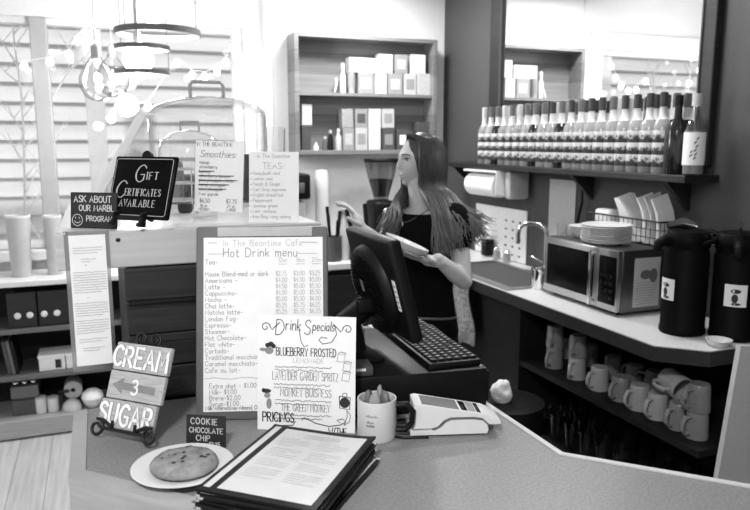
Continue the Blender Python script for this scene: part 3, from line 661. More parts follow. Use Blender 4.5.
def plate_bm(r, h=.018):
    return B().lathe([(.0, .002), (r*.55, .0), (r*.6, .003), (r*.98, h-.003), (r, h), (r*.97, h+.001), (r*.6, .007), (.0, .006)], 36)
pz = Z1
pc = onZ(609, 243, Z1); pc = Vector((2.02, 2.415, Z1))
pl0 = None
for i in range(9):
    o = one('dinner_plate', plate_bm(.106), 'ceramic', 'white plate in the tall stack on the microwave', 'plate', 'plates stacked on the microwave', 50, (pc.x+random.uniform(-.001, .001), pc.y+random.uniform(-.001, .001), pz+.0085*i)) if pl0 is None else pl0.copy()
    if pl0 is None: pl0 = o
    else: COL.objects.link(o); o.location = (pc.x+random.uniform(-.002, .002), pc.y+random.uniform(-.002, .002), pz+.0085*i)
pl0.location = (pc.x, pc.y, pz)
sm = None
for i in range(4):
    if sm is None:
        sm = one('small_bowl', B().lathe([(.0, .003), (.035, .0), (.04, .004), (.068, .03), (.07, .032), (.066, .032), (.038, .008), (.0, .007)], 32), 'ceramic', 'small white dish in the low stack behind the plates', 'dish', 'small dishes stacked on the microwave', 50, (2.06, 2.615, pz))
    else:
        o = sm.copy(); COL.objects.link(o); o.location = (2.06, 2.615, pz+.008*i)
for i, (x, y) in enumerate(((2.0, 2.70), (2.05, 2.66), (2.0, 2.63))):
    t = thing('shot_glass', ['clear shot glass at the far corner of the microwave', 'clear shot glass between two others on the microwave', 'clear shot glass nearest the dishes on the microwave'][i], 'glass', (x, y, pz))
    link('bowl', B().lathe([(.0, .002), (.018, 0), (.02, .004), (.024, .055), (.022, .055), (.018, .012), (.0, .012)], 20), 'acrylic', t, 60)
# wire basket of filters on the microwave
A = Vector((2.17, 2.245, pz)); bw, bl_, bh = .085, .37, .1
t = thing('wire_basket', 'black wire basket of paper filters behind the plates', 'basket', (2.2, 2.47, pz))
wb = B(); x0, x1, y0, y1 = 2.15, 2.255, 2.24, 2.71
for z in (pz+.003, pz+.035, pz+.07, pz+.105):
    r = .004 if z > pz+.1 else .002
    wb.tube([(x0, y0, z), (x1, y0, z), (x1, y1, z), (x0, y1, z)], r, 6, closed=True)
for i in range(18):
    y = y0+(y1-y0)*i/17; wb.tube([(x0, y, pz+.105), (x0, y, pz+.003), (x1, y, pz+.003), (x1, y, pz+.105)], .0016, 5)
for i in range(1, 5):
    x = x0+(x1-x0)*i/5
    for y in (y0, y1): wb.tube([(x, y, pz+.003), (x, y, pz+.105)], .0016, 5)
link('wire_frame', wb, 'blackmetal', t, 60, True)
def bag(y, lean, h, w, label, m='basketpaper', tw=.02):
    b = B(); n = 6; vs = []
    for i in range(n+1):
        u = i/n
        for sx in (-1, 1): vs.append((sx*w*(.5-.03*u)+.01*math.sin(u*4), lean*u+.006*math.sin(u*7), h*u+(.012*sx*u)))
    for i in range(n+1):
        u = i/n
        for sx in (-1, 1): vs.append((sx*w*(.5-.03*u)+.01*math.sin(u*4), lean*u+.006*math.sin(u*7)+tw*(1-u*.7), h*u+(.012*sx*u)))
    o_ = 2*(n+1); fs = []
    for i in range(n):
        a = 2*i; fs += [(a, a+1, a+3, a+2), (o_+a, o_+a+2, o_+a+3, o_+a+1), (a, a+2, o_+a+2, o_+a), (a+1, o_+a+1, o_+a+3, a+3)]
    fs += [(0, o_, o_+1, 1), (2*n, 2*n+1, o_+2*n+1, o_+2*n)]
    return one('paper_bag', b.add(vs, fs), m, label, 'paper bag', 'paper bags in the wire basket', None, (2.203, y, pz+.006))
bag(2.25, .05, .2, .09, 'white paper bag leaning at the near end of the wire basket')
bag(2.285, .055, .205, .09, 'grey-edged paper bag second from the near end of the wire basket', 'paper2')
bag(2.325, .06, .2, .09, 'white paper bag in the middle of the wire basket')
bag(2.39, .11, .19, .092, 'crumpled white paper bag leaning over toward the far end', 'basketpaper', .1)
one('paper_napkins', B().box(-.035, .035, -.055, .055, 0, .12, .015, 3), 'basketpaper', 'thick white pad of napkins at the far end of the wire basket', 'napkins', None, 40, (2.203, 2.63, pz+.006))

# airpots and saucer
def airpot(x, y, a, label, s=1.0):
    t = thing('airpot', label, 'coffee airpot', (x, y, .92), a, 'black coffee airpots')
    link('body', B().lathe([(.0, .0), (.078, .0), (.082, .006), (.082, .02), (.079, .026), (.079, .3), (.074, .32), (.0, .32)], 36), 'airpotblack', t, 40)
    link('lid', B().lathe([(.07, .318), (.08, .33), (.08, .365), (.068, .385), (.03, .392), (.0, .393)], 36), 'airpotblack', t, 40)
    link('spout', B().tube([(.06, 0, .345), (.1, 0, .352), (.125, 0, .34), (.128, 0, .315)], [.022, .02, .017, .014], 10), 'airpotblack', t, 60)
    link('pump_lever', B().tube([(-.03, 0, .395), (.03, .0, .415), (.09, 0, .405)], [(.018, .007), (.02, .008), (.012, .005)], 8), 'chrome', t, 60)
    link('carry_handle', B().tube([(0, -.08, .345), (-.045, -.088, .36), (-.085, -.06, .375), (-.1, 0, .38), (-.085, .06, .375), (-.045, .088, .36), (0, .08, .345)], (.007, .010), 8), 'airpotblack', t, 60)
    la = B(); n = 8; a0, a1 = R_(-27), R_(27)
    vs = [];
    for i in range(n+1):
        q = a0+(a1-a0)*i/n
        for z in (.13, .21): vs.append((.0797*math.cos(q), .0797*math.sin(q), z))
    lab = link('label', la.add(vs, [(2*i, 2*i+2, 2*i+3, 2*i+1) for i in range(n)]), 'paper', t)
    mk = B()
    def blob(u, z, ru, rz):
        vs = []; k = 14
        for i in range(k): q = 2*PI*i/k; aa = (u+ru*math.cos(q))/.08; vs.append((.0802*math.cos(aa), .0802*math.sin(aa), z+rz*math.sin(q)))
        mk.add(vs, [tuple(range(k))])
    blob(0, .186, .017, .008); blob(-.002, .16, .011, .016); blob(.003, .14, .016, .005)
    link('emblem', mk, 'ink', lab)
    return t
airpot(2.02, 1.965, R_(172), 'black airpot next to the microwave')
airpot(2.135, 1.84, R_(222), 'black airpot nearest the end of the side counter')
one('saucer', B().lathe([(.0, .003), (.03, .0), (.033, .003), (.043, .022), (.045, .024), (.041, .024), (.03, .008), (.0, .008)], 32), 'ceramic', 'small white dish on the counter in front of the airpots', 'dish', None, 50, (2.0, 1.775, .92))

# wall things on the right
WX = XR-.003
def wall_sheet(name, cs, m, label, cat, lines, dotty=False, th=.004, X=None):
    X = X or WX; q = [onX(px, py, X) for px, py in cs]  # far-top, near-top, near-bottom, far-bottom
    t = thing(name, label, cat, (X, (q[0].y+q[1].y)/2, q[2].z))
    y1, y0 = (q[0].y+q[3].y)/2, (q[1].y+q[2].y)/2; z1, z0 = (q[0].z+q[1].z)/2, (q[2].z+q[3].z)/2
    link('sheet', B().box(X-th, X, y0, y1, z0, z1), m, t, None, True)
    fr = (Vector((X-th, y1, z0)), Vector((0, -1, 0)), Vector((0, 0, 1))); b = B(); w, h = y1-y0, z1-z0
    if dotty:
        for i in range(3):
            for j in range(6): ribbon(b, [(w*(.62+.13*i), h*(.16+.13*j)), (w*(.62+.13*i)+.012, h*(.16+.13*j))], .012, fr)
        for j in range(8): squig(b, w*.08, h*(.1+.1*j), w*.38, .004, .002, fr)
    else:
        for j in range(lines): squig(b, w*(.1+.03*(j % 3)), h*(.06+.86*j/lines), w*.75, .008, .0025, fr)
    link('print', b, 'inkpale' if not dotty else 'ink', t, None, True)
    return t, z0, y0, y1
wall_sheet('notice_sheet', [(551, 178), (577, 182), (574, 240), (548, 238)], 'paper2', 'printed notice sheet hanging on the wall above the microwave', 'notice', 13)
t, z0, y0, y1 = wall_sheet('price_board', [(476, 204), (527, 210), (527, 271), (477, 268)], 'paper', 'white board with a grid of dark dots standing behind the sink', 'board', 9, True, .008)
link('support_rail', B().box(WX-.012, WX, y0, y1, .925, z0), 'steel', t, None, True)
q0, q1 = onX(478, 180, 2.2), onX(506, 180, 2.2)
t = thing('paper_towel_dispenser', 'white paper towel roll in a holder under the bottle shelf', 'paper towel holder', (2.22, (q0.y+q1.y)/2, 1.30))
zr = min(onX(484, 181, 2.18).z, 1.375); ya, yb = q1.y, q0.y
m_ = Matrix.Translation((2.17, ya, zr)) @ Matrix.Rotation(-PI/2, 4, 'X')
link('roll', B().lathe([(.02, 0), (.068, 0), (.068, yb-ya), (.02, yb-ya)], 32, m=m_), 'paper', t, 40, True)
link('bracket', B().box(2.1, 2.29, ya-.05, yb+.01, zr+.078, zr+.09, .003).box(2.1, 2.29, ya-.055, ya-.045, zr-.05, zr+.09, .003).box(2.15, 2.19, ya-.045, ya, zr-.02, zr+.02, .003), 'whiteplastic', t, None, True)
link('cover', B().box(2.15, 2.285, ya-.12, ya-.055, zr-.07, zr+.09, .02), 'paper2', t, 40, True)
for i, (px, m, cm) in enumerate(((480, 'blackplastic', 'blackplastic'), (490, 'glass', 'chrome'), (500, 'glass', 'chrome'))):
    p = onX(px, 268, 2.19)
    if i == 0:
        t = thing('black_canister', 'small black box at the back of the sink', 'canister', (2.24, p.y, .928)); link('body', B().box(-.03, .03, -.03, .03, 0, .09, .006), m, t, 40); link('lid', B().box(-.032, .032, -.032, .032, .09, .1, .004), m, t, 40)
    else:
        t = thing('shaker', 'chrome-capped shaker behind the sink, ' + ('next to the black box' if i == 1 else 'farther from the black box'), 'shaker', (2.235, p.y, .928)); link('jar', B().lathe([(.0, 0), (.022, 0), (.022, .04), (.019, .05)], 18), 'clearbottle', t, 50); link('cap', B().lathe([(.021, .045), (.021, .06), (.01, .07), (.0, .071)], 18), cm, t, 50)
p0 = onX(583, 172, 2.27)
cb = [(2.27, p0.y+.02, 1.47), (2.268, p0.y, 1.4), (2.265, p0.y-.01, 1.33), (2.262, p0.y+.01, 1.25), (2.262, p0.y+.02, 1.2)]
one('hanging_cable', B().tube([(2.27, p0.y+.14, 1.455), (2.268, p0.y+.1, 1.46), (2.268, p0.y+.03, 1.44)]+cb[1:], .007, 8), 'blackplastic', 'thick black cable hanging down the wall beside the notice', 'cable', None, 60)

# bottle shelf, mirror, bottles
zS = 1.5
t = thing('bottle_shelf', 'dark wooden wall shelf carrying the row of syrup bottles', 'shelf', (2.2, 3.1, zS))
link('board', B().box(2.12, XR, 2.1, 4.15, zS-.03, zS, .004), 'darkwood', t, None, True)
for y in (2.25, 2.87, 4.1): link('bracket', B().add([(XR, y-.012, zS-.03), (XR, y-.012, zS-.16), (2.16, y-.012, zS-.03), (XR, y+.012, zS-.03), (XR, y+.012, zS-.16), (2.16, y+.012, zS-.03)], [(0, 1, 2), (3, 5, 4), (0, 3, 4, 1), (1, 4, 5, 2), (2, 5, 3, 0)]), 'darkwood', t, None, True)
MX = 2.272
yl0, yl1 = onX(491, 60, MX).y, onX(503, 60, MX).y; yr0, yr1 = onX(701, 60, MX).y, onX(716, 60, MX).y
zm0, zm1 = zS+.03, 2.62
t = thing('wall_mirror', 'large dark-framed mirror hanging behind the bottles', 'mirror', (MX, (yl0+yr1)/2, zm0))
link('glass', B().box(MX, MX+.004, yr0-.01, yl1+.01, zm0+.02, zm1-.02), 'mirror', t, None, True)
fb = B().box(MX-.012, XR-.002, yl1, yl0, zm0, zm1, .006).box(MX-.012, XR-.002, yr1, yr0, zm0, zm1, .006).box(MX-.012, XR-.002, yr0, yl1, zm1-.05, zm1, .006).box(MX-.012, XR-.002, yr0, yl1, zm0, zm0+.05, .006)
link('frame', fb, 'darkwood', t, None, True)
for ya, yb in ((yr0-.012, yr0-.004), (yl1+.004, yl1+.012)): link('beading', B().box(MX-.018, MX-.01, ya, yb, zm0, zm1, .002), 'dgrey', t, None, True)
def bottle(x, y, v, label, group):
    t = thing('syrup_bottle', label, 'bottle', (x, y, zS), group=group)
    r = .0365; SZ = 1.065
    link('bottle_body', B().lathe([(q, z*SZ) for q, z in [(.0, .004), (r-.003, .0), (r, .006), (r, .175), (r*.85, .195), (r*.42, .215), (.0135, .235), (.0135, .262)]], 20), v[0], t, 50)
    link('label', B().lathe([(r+.0008, .025*SZ), (r+.0008, .165*SZ)], 14, a0=R_(115), a1=R_(255)), 'label', t, 50)
    link('foil', B().lathe([(q, z*SZ) for q, z in [(r*.6, .207), (r*.46, .214), (.0150, .236), (.0150, .254), (.0158, .256)]], 18), 'dimwhite', t, 50)
    link('cap', B().lathe([(q, z*SZ) for q, z in [(.0160, .254), (.0160, .307), (.012, .31), (.0, .31)]], 16), v[1], t, 50)
    return t
VAR = [('clearbottle', 'bottlecap'), ('bottleglass', 'bottlecap'), ('clearbottle', 'darkcap'), ('stoneware', 'paper2')]
protos = {}
def put(x, y, vi, label, group):
    if vi not in protos: protos[vi] = bottle(x, y, VAR[vi], label, group); return protos[vi]
    return dup(protos[vi], (x, y, zS), R_(random.uniform(-14, 14)), label, group)
GF, GB = 'syrup bottles in the front row', 'syrup bottles in the back row'
n = 19
ORD = ['second', 'third', 'fourth', 'fifth', 'sixth', 'seventh', 'eighth', 'ninth', 'tenth', 'eleventh', 'twelfth', 'thirteenth', 'fourteenth', 'fifteenth', 'sixteenth', 'seventeenth', 'eighteenth', 'nineteenth', 'twentieth']
ya, yb = onX(484, 150, 2.165).y, onX(661, 150, 2.165).y
vi_seq = [3, 0, 1, 3, 0, 3, 0, 1, 0, 2, 1, 2, 0, 2, 2, 0, 2, 2, 2, 2]
for i in range(20):
    y = ya+(yb-ya)*i/19; L = 'striped-label syrup bottle at the far end of the front row' if i == 0 else 'striped-label syrup bottle, %s from the far end of the front row' % ORD[i-1]
    put(2.165, y, vi_seq[i], L, GF)
for i in range(13):
    y = ya-.04+(yb-ya+.05)*i/12
    put(2.243, y, [1, 3, 0, 2][i % 4], 'striped-label syrup bottle, %s from the far end of the back row' % (['first']+ORD)[i], GB)
t = thing('wine_bottle', 'tall unlabelled black bottle near the right end of the bottle shelf', 'bottle', (2.165, onX(676, 150, 2.165).y, zS))
link('bottle_body', B().lathe([(.0, .004), (.036, 0), (.038, .006), (.038, .17), (.03, .20), (.015, .225), (.014, .29)], 22), 'bottleglass', t, 50); link('cap', B().lathe([(.016, .27), (.016, .312), (.0, .314)], 16), 'blackplastic', t, 50)
p = onX(692, 164, 2.16)
t = thing('spirit_bottle', 'clear bottle with white handwritten label at the right end of shelf', 'bottle', (2.165, p.y, zS))
link('bottle_body', B().lathe([(.0, .004), (.038, 0), (.04, .006), (.04, .17), (.03, .2), (.017, .225), (.0165, .29)], 22), 'acrylic', t, 50)
link('liquid', B().lathe([(.0, .006), (.037, .006), (.037, .17), (.0, .171)], 22), 'stoneware', t, 50)
lab = link('label', B().lathe([(.0405, .04), (.0405, .165)], 24), 'paper', t, 50)
link('cap', B().lathe([(.019, .265), (.019, .312), (.0, .314)], 16), 'paper2', t, 50)
mk = B()
for k, (u, z) in enumerate(((0, .06), (.003, .075), (.001, .09), (.006, .105), (.0, .12), (.008, .135), (-.014, .07), (-.012, .085))):
    a = R_(222)+u/.04
    for s in (0, 1):
        q = a+s*.1; vs = [(.0411*math.cos(q+d), .0411*math.sin(q+d), z+e+.004*s) for d, e in ((0, 0), (.12, .003), (.14, .01), (.02, .007))]; mk.add(vs, [(0, 1, 2, 3)])
link('handwriting', mk, 'ink', lab)

# ---------------------------------------------------------------- mugs and glasses under the counter
def mug_bm(r=.041, h=.098):
    return B().lathe([(.0, h), (r*.8, h), (r*.86, h-.004), (r*.9, h-.02), (r, .004), (r, .0), (r*.93, .0), (r*.85, h-.012), (.0, h-.01)], 28)   # standing mouth down
def mug(x, y, z, a, label, m='ceramic', mtx=None, r=.041, h=.098):
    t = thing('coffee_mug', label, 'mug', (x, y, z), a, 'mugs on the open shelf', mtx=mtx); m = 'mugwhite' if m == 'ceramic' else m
    link('cup', mug_bm(r, h), m, t, 50)
    link('handle', B().tube([(r*.9, 0, h*.8), (r+.022, 0, h*.82), (r+.034, 0, h*.62), (r+.034, 0, h*.4), (r+.022, 0, h*.2), (r*.96, 0, h*.2)], (.0055, .008), 10), m, t, 60)
    return t
zM = .595
AX = R_(190)
def mp_(px, py, X=1.93): return onX(px, py, X).y
mg = [
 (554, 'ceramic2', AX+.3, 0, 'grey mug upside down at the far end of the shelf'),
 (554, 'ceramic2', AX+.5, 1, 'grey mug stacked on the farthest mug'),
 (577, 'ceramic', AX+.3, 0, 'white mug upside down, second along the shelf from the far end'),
 (577, 'ceramic2', AX+.4, 1, 'grey mug stacked on the second mug from the far end'),
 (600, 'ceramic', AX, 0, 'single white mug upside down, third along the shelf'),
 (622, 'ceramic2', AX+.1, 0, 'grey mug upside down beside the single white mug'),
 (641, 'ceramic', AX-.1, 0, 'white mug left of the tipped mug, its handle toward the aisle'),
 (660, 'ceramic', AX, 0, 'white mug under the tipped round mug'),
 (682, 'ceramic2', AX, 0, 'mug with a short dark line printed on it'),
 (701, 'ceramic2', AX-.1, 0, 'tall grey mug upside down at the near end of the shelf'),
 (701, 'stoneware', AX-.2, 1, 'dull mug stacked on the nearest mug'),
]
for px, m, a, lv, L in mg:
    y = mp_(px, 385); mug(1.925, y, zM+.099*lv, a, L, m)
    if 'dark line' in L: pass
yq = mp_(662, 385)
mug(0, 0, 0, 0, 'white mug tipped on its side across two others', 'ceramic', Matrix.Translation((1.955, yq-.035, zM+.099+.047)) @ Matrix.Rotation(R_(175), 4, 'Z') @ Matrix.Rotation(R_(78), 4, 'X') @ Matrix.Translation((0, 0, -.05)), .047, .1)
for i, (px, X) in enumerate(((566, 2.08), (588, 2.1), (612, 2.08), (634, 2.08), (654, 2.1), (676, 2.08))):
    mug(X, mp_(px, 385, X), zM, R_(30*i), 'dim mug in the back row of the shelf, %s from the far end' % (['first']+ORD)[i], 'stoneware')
gl = None; k = 0
for r_ in range(3):
    for c in range(8):
        x, y = 1.9+.12*r_, 1.9+.105*c
        if gl is None:
            gl = thing('drinking_glass', 'clear drinking glass on the dark lower shelf', 'glass', (x, y, .27), group='drinking glasses on the lower shelf')
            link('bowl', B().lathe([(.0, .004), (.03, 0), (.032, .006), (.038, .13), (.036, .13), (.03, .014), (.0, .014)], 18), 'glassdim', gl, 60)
        else: dup(gl, (x, y, .27))
# leaning pale board at the near end of the side counter
q = [onY(740, 352, 1.6), onY(718, 478, 1.6)]
dv = (q[1]-q[0]).normalized(); nv = Vector((0, 1, 0)); uv = dv.cross(nv).normalized()
if uv.x < 0: uv = -uv
lb = B(); top_ = q[0]-dv*.02; bot_ = q[0]+dv*((q[0].z-.02)/-dv.z)
lb.add([top_, top_+uv*.4, bot_+uv*.4, bot_]+[v+nv*.018 for v in (top_, top_+uv*.4, bot_+uv*.4, bot_)], [(0, 1, 2, 3), (7, 6, 5, 4), (0, 4, 5, 1), (1, 5, 6, 2), (2, 6, 7, 3), (3, 7, 4, 0)])
one('leaning_board', lb, 'greytop', 'pale board leaning at the near end of the side counter', 'board')
# rag hanging by the sink cabinet and crumpled bag on the bin
rg = B(); p = onX(464, 286, 1.78); n = 10; vs = []
y0 = p.y-.1
for i in range(n+1):
    for j in range(9):
        u, v = i/n, j/8; vs.append((1.765+.022*math.sin(u*9+v*2)*(.4+v)-.01, y0+.2*u*(1-.1*v)+.02*math.sin(v*6), .925-.36*v+.03*math.sin(u*5)*v))
fs = [(i*9+j, (i+1)*9+j, (i+1)*9+j+1, i*9+j+1) for i in range(n) for j in range(8)]
rg.add(vs, fs); rg.add([Vector(v)+Vector((.006, 0, 0)) for v in vs], [f[::-1] for f in fs])
one('hanging_rag', rg, 'towel', 'crumpled pale rag hanging on the front of the side counter by her arm', 'rag', None, 60)
p = onZ(506, 406, .55)
t = thing('waste_bin', 'black waste bin in the aisle behind the order counter', 'bin', (p.x+.06, p.y+.08, 0))
link('bin_body', B().lathe([(.0, .0), (.12, 0), (.13, .01), (.15, .5), (.155, .5), (.155, .52), (.14, .52), (.125, .02), (.0, .015)], 28), 'blackplastic', t, 50); link('bin_lid', B().lathe([(.155, .521), (.155, .535), (.1, .55), (.0, .55)], 28), 'blackplastic', t, 50)
cb = B().ball((0, 0, 0), (.045, .035, .05), 40, 26)
for v in cb.v: v *= 1+.3*noise.noise(v*28)+.12*abs(noise.noise(v*70))
one('crumpled_paper', cb, 'paper', 'crumpled white paper lying on the black bin', 'paper', None, None, (p.x+.01, p.y+.05, .594))
# ================================================================== condiment shelf under the window
YS = 4.14
t = thing('condiment_shelf', 'low dark shelf unit with white top under the window', 'shelf unit', (-.3, 4.3, 0))
zt = onY(40, 280, YS).z
sx0, sx1 = -1.1, .3
link('top_slab', B().box(sx0, sx1, YS-.01, 4.5, zt-.03, zt, .004), 'whitetop', t, None, True)
zs = [onY(40, 328, YS).z, onY(40, 374.5, YS).z, onY(40, 417, YS).z]
for z in zs[:2]: link('shelf', B().box(sx0+.02, sx1-.02, YS+.005, 4.48, z-.025, z, .002), 'greyplastic', t, None, True)
link('bottom_board', B().box(sx0, sx1, YS-.02, 4.5, zs[2]-.1, zs[2], .004), 'oak', t, None, True)
link('back_panel', B().box(sx0, sx1, 4.48, 4.5, zs[2], zt-.03), 'shelfdark', t, None, True)
for x in (sx0, sx1-.02): link('side_panel', B().box(x, x+.02, YS, 4.48, zs[2], zt-.03), 'shelfdark', t, None, True)
link('plinth', B().box(sx0+.02, sx1-.02, YS+.06, 4.46, 0, zs[2]-.1), 'darkwood', t, None, True)
kx = [onY(p, 314.5, YS).x for p in (17, 29.5, 44, 57)]
for a, b_ in ((kx[0]-.05, (kx[1]+kx[2])/2), ((kx[1]+kx[2])/2+.006, kx[3]+.06)):
    d = link('drawer', B().box(a, b_, YS+.03, 4.45, zs[0]+.002, zt-.07, .004), 'darkwood', t, None, True)
    for x in kx:
        if a < x < b_: link('knob', B().lathe([(.0, .022), (.015, .02), (.018, .012), (.008, .004), (.006, 0)], 16, m=Matrix.Translation((x, YS+.03, onY(40, 315, YS).z)) @ Matrix.Rotation(PI/2, 4, 'X')), 'whiteplastic', d, 50, True)
def cupv(x0, x1, yt, label):
    p, q = onY((x0+x1)/2, 268, YS+.16), onY((x0+x1)/2, yt, YS+.16); r = (onY(x1, yt, YS+.16).x-onY(x0, yt, YS+.16).x)/2; h = q.z-zt
    t = thing('tall_canister', label, 'canister', (p.x, YS+.16, zt), group=None)
    link('body', B().lathe([(.0, .004), (r*.8, 0), (r*.82, .006), (r, h-.012), (r*.93, h-.012), (r*.76, .02), (.0, .016)], 28), 'paper2', t, 50)
    link('rim', B().lathe([(r*.93, h-.012), (r+.002, h-.012), (r+.003, h), (r*.92, h), (r*.93, h-.012)], 28), 'whiteplastic', t, 50)  # white tone of the rim also carries its glare
cupv(9, 34, 215, 'tall pale tapered canister on the white shelf top, left of the window post')
cupv(46, 65, 215, 'tall pale tapered canister on the white shelf top, nearer the gift sign')
# folders, bins, jars
for i, (x, a) in enumerate(((11.5, 8), (15.5, 8), (19.5, 8))):
    p = onY(x, 370, YS+.12); q = B().box(-.009, .009, -.09, .09, 0, .19, .002, 1)
    one('folder', q, ['dgrey', 'greyplastic', 'blackplastic'][i], ['dark grey folder leaning at the left end of the middle shelf', 'mid grey folder between two others on the middle shelf', 'black folder standing nearest the white bins on the middle shelf'][i], 'folder', None, None, (p.x, YS+.14, zs[1]+.002)).rotation_euler = (0, -R_(7), 0)
bz = onY(50, 355, YS+.05).z-zs[1]
for i, (xa, xb, wa, wb_) in enumerate(((39.5, 66, 56, 62), (67, 86, 78, 84), (86.5, 104, 0, 0))):
    a, b_ = onY(xa, 372, YS+.05).x, onY(xb, 372, YS+.05).x
    t = thing('white_bin', ['white paper bin with dark gap, leftmost on the middle shelf', 'white paper bin with dark gap next to the hanging notice', 'plain white bin at the right by the cream and sugar sign'][i], 'bin', ((a+b_)/2, YS+.05, zs[1]+.001))
    w = (b_-a)/2
    link('body', B().box(-w, w, 0, .16, 0, bz-.02, .003), 'paper', t); link('rim', B().box(-w-.004, w*.99, -.005, .165, bz-.02, bz, .003), 'paper', t)
    if wa:
        a2, b2 = onY(wa, 372, YS+.05).x-(a+b_)/2, onY(wb_, 372, YS+.05).x-(a+b_)/2
        link('slot', B().box(a2, b2, -.002, .002, .012, bz-.03), 'ink', t)
a, b_ = onY(12, 410, YS+.06), onY(38, 385, YS+.06)
t = thing('storage_box', 'dark box with a black band on the bottom shelf', 'box', ((a.x+b_.x)/2, YS+.12, zs[2])); w = (b_.x-a.x)/2; h = b_.z-zs[2]
link('body', B().box(-w, w, -.06, .1, 0, h*.52, .004), 'dgrey', t); link('band', B().box(-w+.003, w-.003, -.057, .097, h*.52, h*.6), 'ink', t); link('lid', B().box(-w, w, -.06, .1, h*.6, h, .004), 'greyplastic', t)
for i in range(3):
    one('metal_scoop', B().ball((0, 0, .018), (.02, .03, .018), 14, 8), 'chrome', 'small shiny metal piece on the dark box, %s' % ['left one', 'middle one', 'right one'][i], 'scoop', None, 60, (((a.x+b_.x)/2)-.045+.045*i, YS+.1, zs[2]+h))
for i, x in enumerate((42, 54)):
    p = onY(x, 415, YS+.07); h = onY(x, 396, YS+.07).z-zs[2]; r = .03
    t = thing('sugar_jar', ['white jar with dark lid line next to the dark box', 'white jar right of another one on the bottom shelf'][i], 'jar', (p.x, YS+.07, zs[2]))
    link('jar_body', B().lathe([(.0, .002), (r*.9, 0), (r, .006), (r, h*.88), (r*.9, h*.9), (.0, h*.9)], 22), 'ceramic', t, 50); link('lid', B().lathe([(r*.95, h*.9), (r*.97, h*.98), (r*.6, h), (.0, h)], 22), 'paper2', t, 50)
p = onY(73, 390, YS+.1)
t = thing('paper_roll', 'roll of paper lying end-on above a bowl on the bottom shelf', 'paper roll', (p.x, YS+.1, zs[2]))
hh = p.z-zs[2]
link('roll', B().lathe([(.012, 0), (.05, 0), (.05, .12), (.012, .12), (.012, 0)], 28, m=Matrix.Translation((0, 0, hh)) @ Matrix.Rotation(-PI/2, 4, 'X')), 'paper2', t, 40)
link('holder', B().box(-.06, .06, .02, .1, 0, hh-.05, .004).box(-.075, -.02, -.015, .0, hh-.008, hh+.008, .003), 'darkwood', t)
p = onY(73, 420, YS+.04)
one('upturned_bowl', B().lathe([(.055, 0), (.056, .003), (.045, .04), (.02, .06), (.0, .062)], 26), 'paper2', 'pale upturned bowl on the bottom shelf under the paper roll', 'bowl', None, 60, (p.x, YS+.06, zs[2]))
p = onY(94, 420, YS+.04)
t = thing('lidded_bowl', 'round white lidded bowl peeping out left of the sugar sign', 'bowl', (p.x, YS+.06, zs[2]))
link('bowl_body', B().lathe([(.0, .0), (.03, 0), (.055, .04), (.06, .06), (.0, .06)], 26), 'ceramic', t, 60); link('lid', B().lathe([(.06, .06), (.055, .085), (.03, .105), (.0, .11)], 26), 'paper', t, 60)

# ================================================================== on the display counter
def standing(name, label, cat, px, py, z, yaw=0, lean=0, group=None, dz=0, roll=0, p=None):
    p = p or onZ(px, py, z); p = Vector((p.x, p.y, z+dz))
    m = Matrix.Translation(p) @ Matrix.Rotation(-YAW+R_(yaw), 4, 'Z') @ Matrix.Rotation(-R_(lean), 4, 'X') @ Matrix.Rotation(R_(roll), 4, 'Y')
    return thing(name, label, cat, group=group, mtx=m)
def sheet(w, h, th=.003, z=0, r=0): return B().box(-w/2, w/2, -th/2, th/2, z, z+h, r)
def fr_(x, y, z): return (Vector((x, y, z)), Vector((1, 0, 0)), Vector((0, 0, 1)))
ZD = 1.42
# gift certificates plaque
t = standing('gift_plaque', 'black gift certificates plaque on a small black easel', 'sign', 135, 230.5, ZD, -24, 18)
pw, ph = .19, .155
link('plaque', B().box(-pw/2, pw/2, -.006, .006, .028, .028+ph, .006, 3), 'blackgloss', t, 40)
link('hanger', B().lathe([(.0, -.005), (.014, -.005), (.014, .005), (.0, .005)], 16, m=Matrix.Translation((0, 0, .028+ph)) @ Matrix.Rotation(PI/2, 4, 'X')), 'blackplastic', t, 40)
ez = B()
for s in (-.055, .03): ez.bar((s, -.022, .008), (s, -.004, .045), .012, .01, .003).bar((s, -.022, .036), (s, .02, .03), .01, .01, .003).box(s-.006, s+.006, -.026, -.016, .006, .014)
ez.bar((-.0125, .012, .16), (-.0125, .04, .015), .012, .008, .003).box(-.06, .036, -.016, -.006, .022, .034, .003).box(-.0185, -.0065, .006, .012, .03, .17)
link('easel', ez, 'blackplastic', t, 40)
b = B(); f = fr_(-pw/2, -.0062, .028)
bx = [(.008, .012), (.008, ph-.012), (.012, ph-.008), (pw-.012, ph-.008), (pw-.008, ph-.012), (pw-.008, .012), (pw-.012, .008), (.012, .008), (.008, .012)]
ribbon(b, bx, .0014, f)
text(b, 'G', .072, .09, .042, .0048, f, slant=.15, jit=0, contrast=.6, sx=1.05); text(b, 'IFT', .108, .097, .0175, .003, f, jit=0, serif=True, contrast=.55, sp=.4)
text(b, 'C', .02, .05, .042, .0048, f, slant=.15, jit=0, contrast=.6, sx=1.05); text(b, 'ERTIFICATES', .05, .056, .0165, .0028, f, jit=0, serif=True, contrast=.55, sp=.36, sx=.74)
text(b, 'AVAILABLE', .038, .029, .0165, .0028, f, jit=0, serif=True, contrast=.55, sp=.36, sx=.86)
link('lettering', b, 'paper2', t)
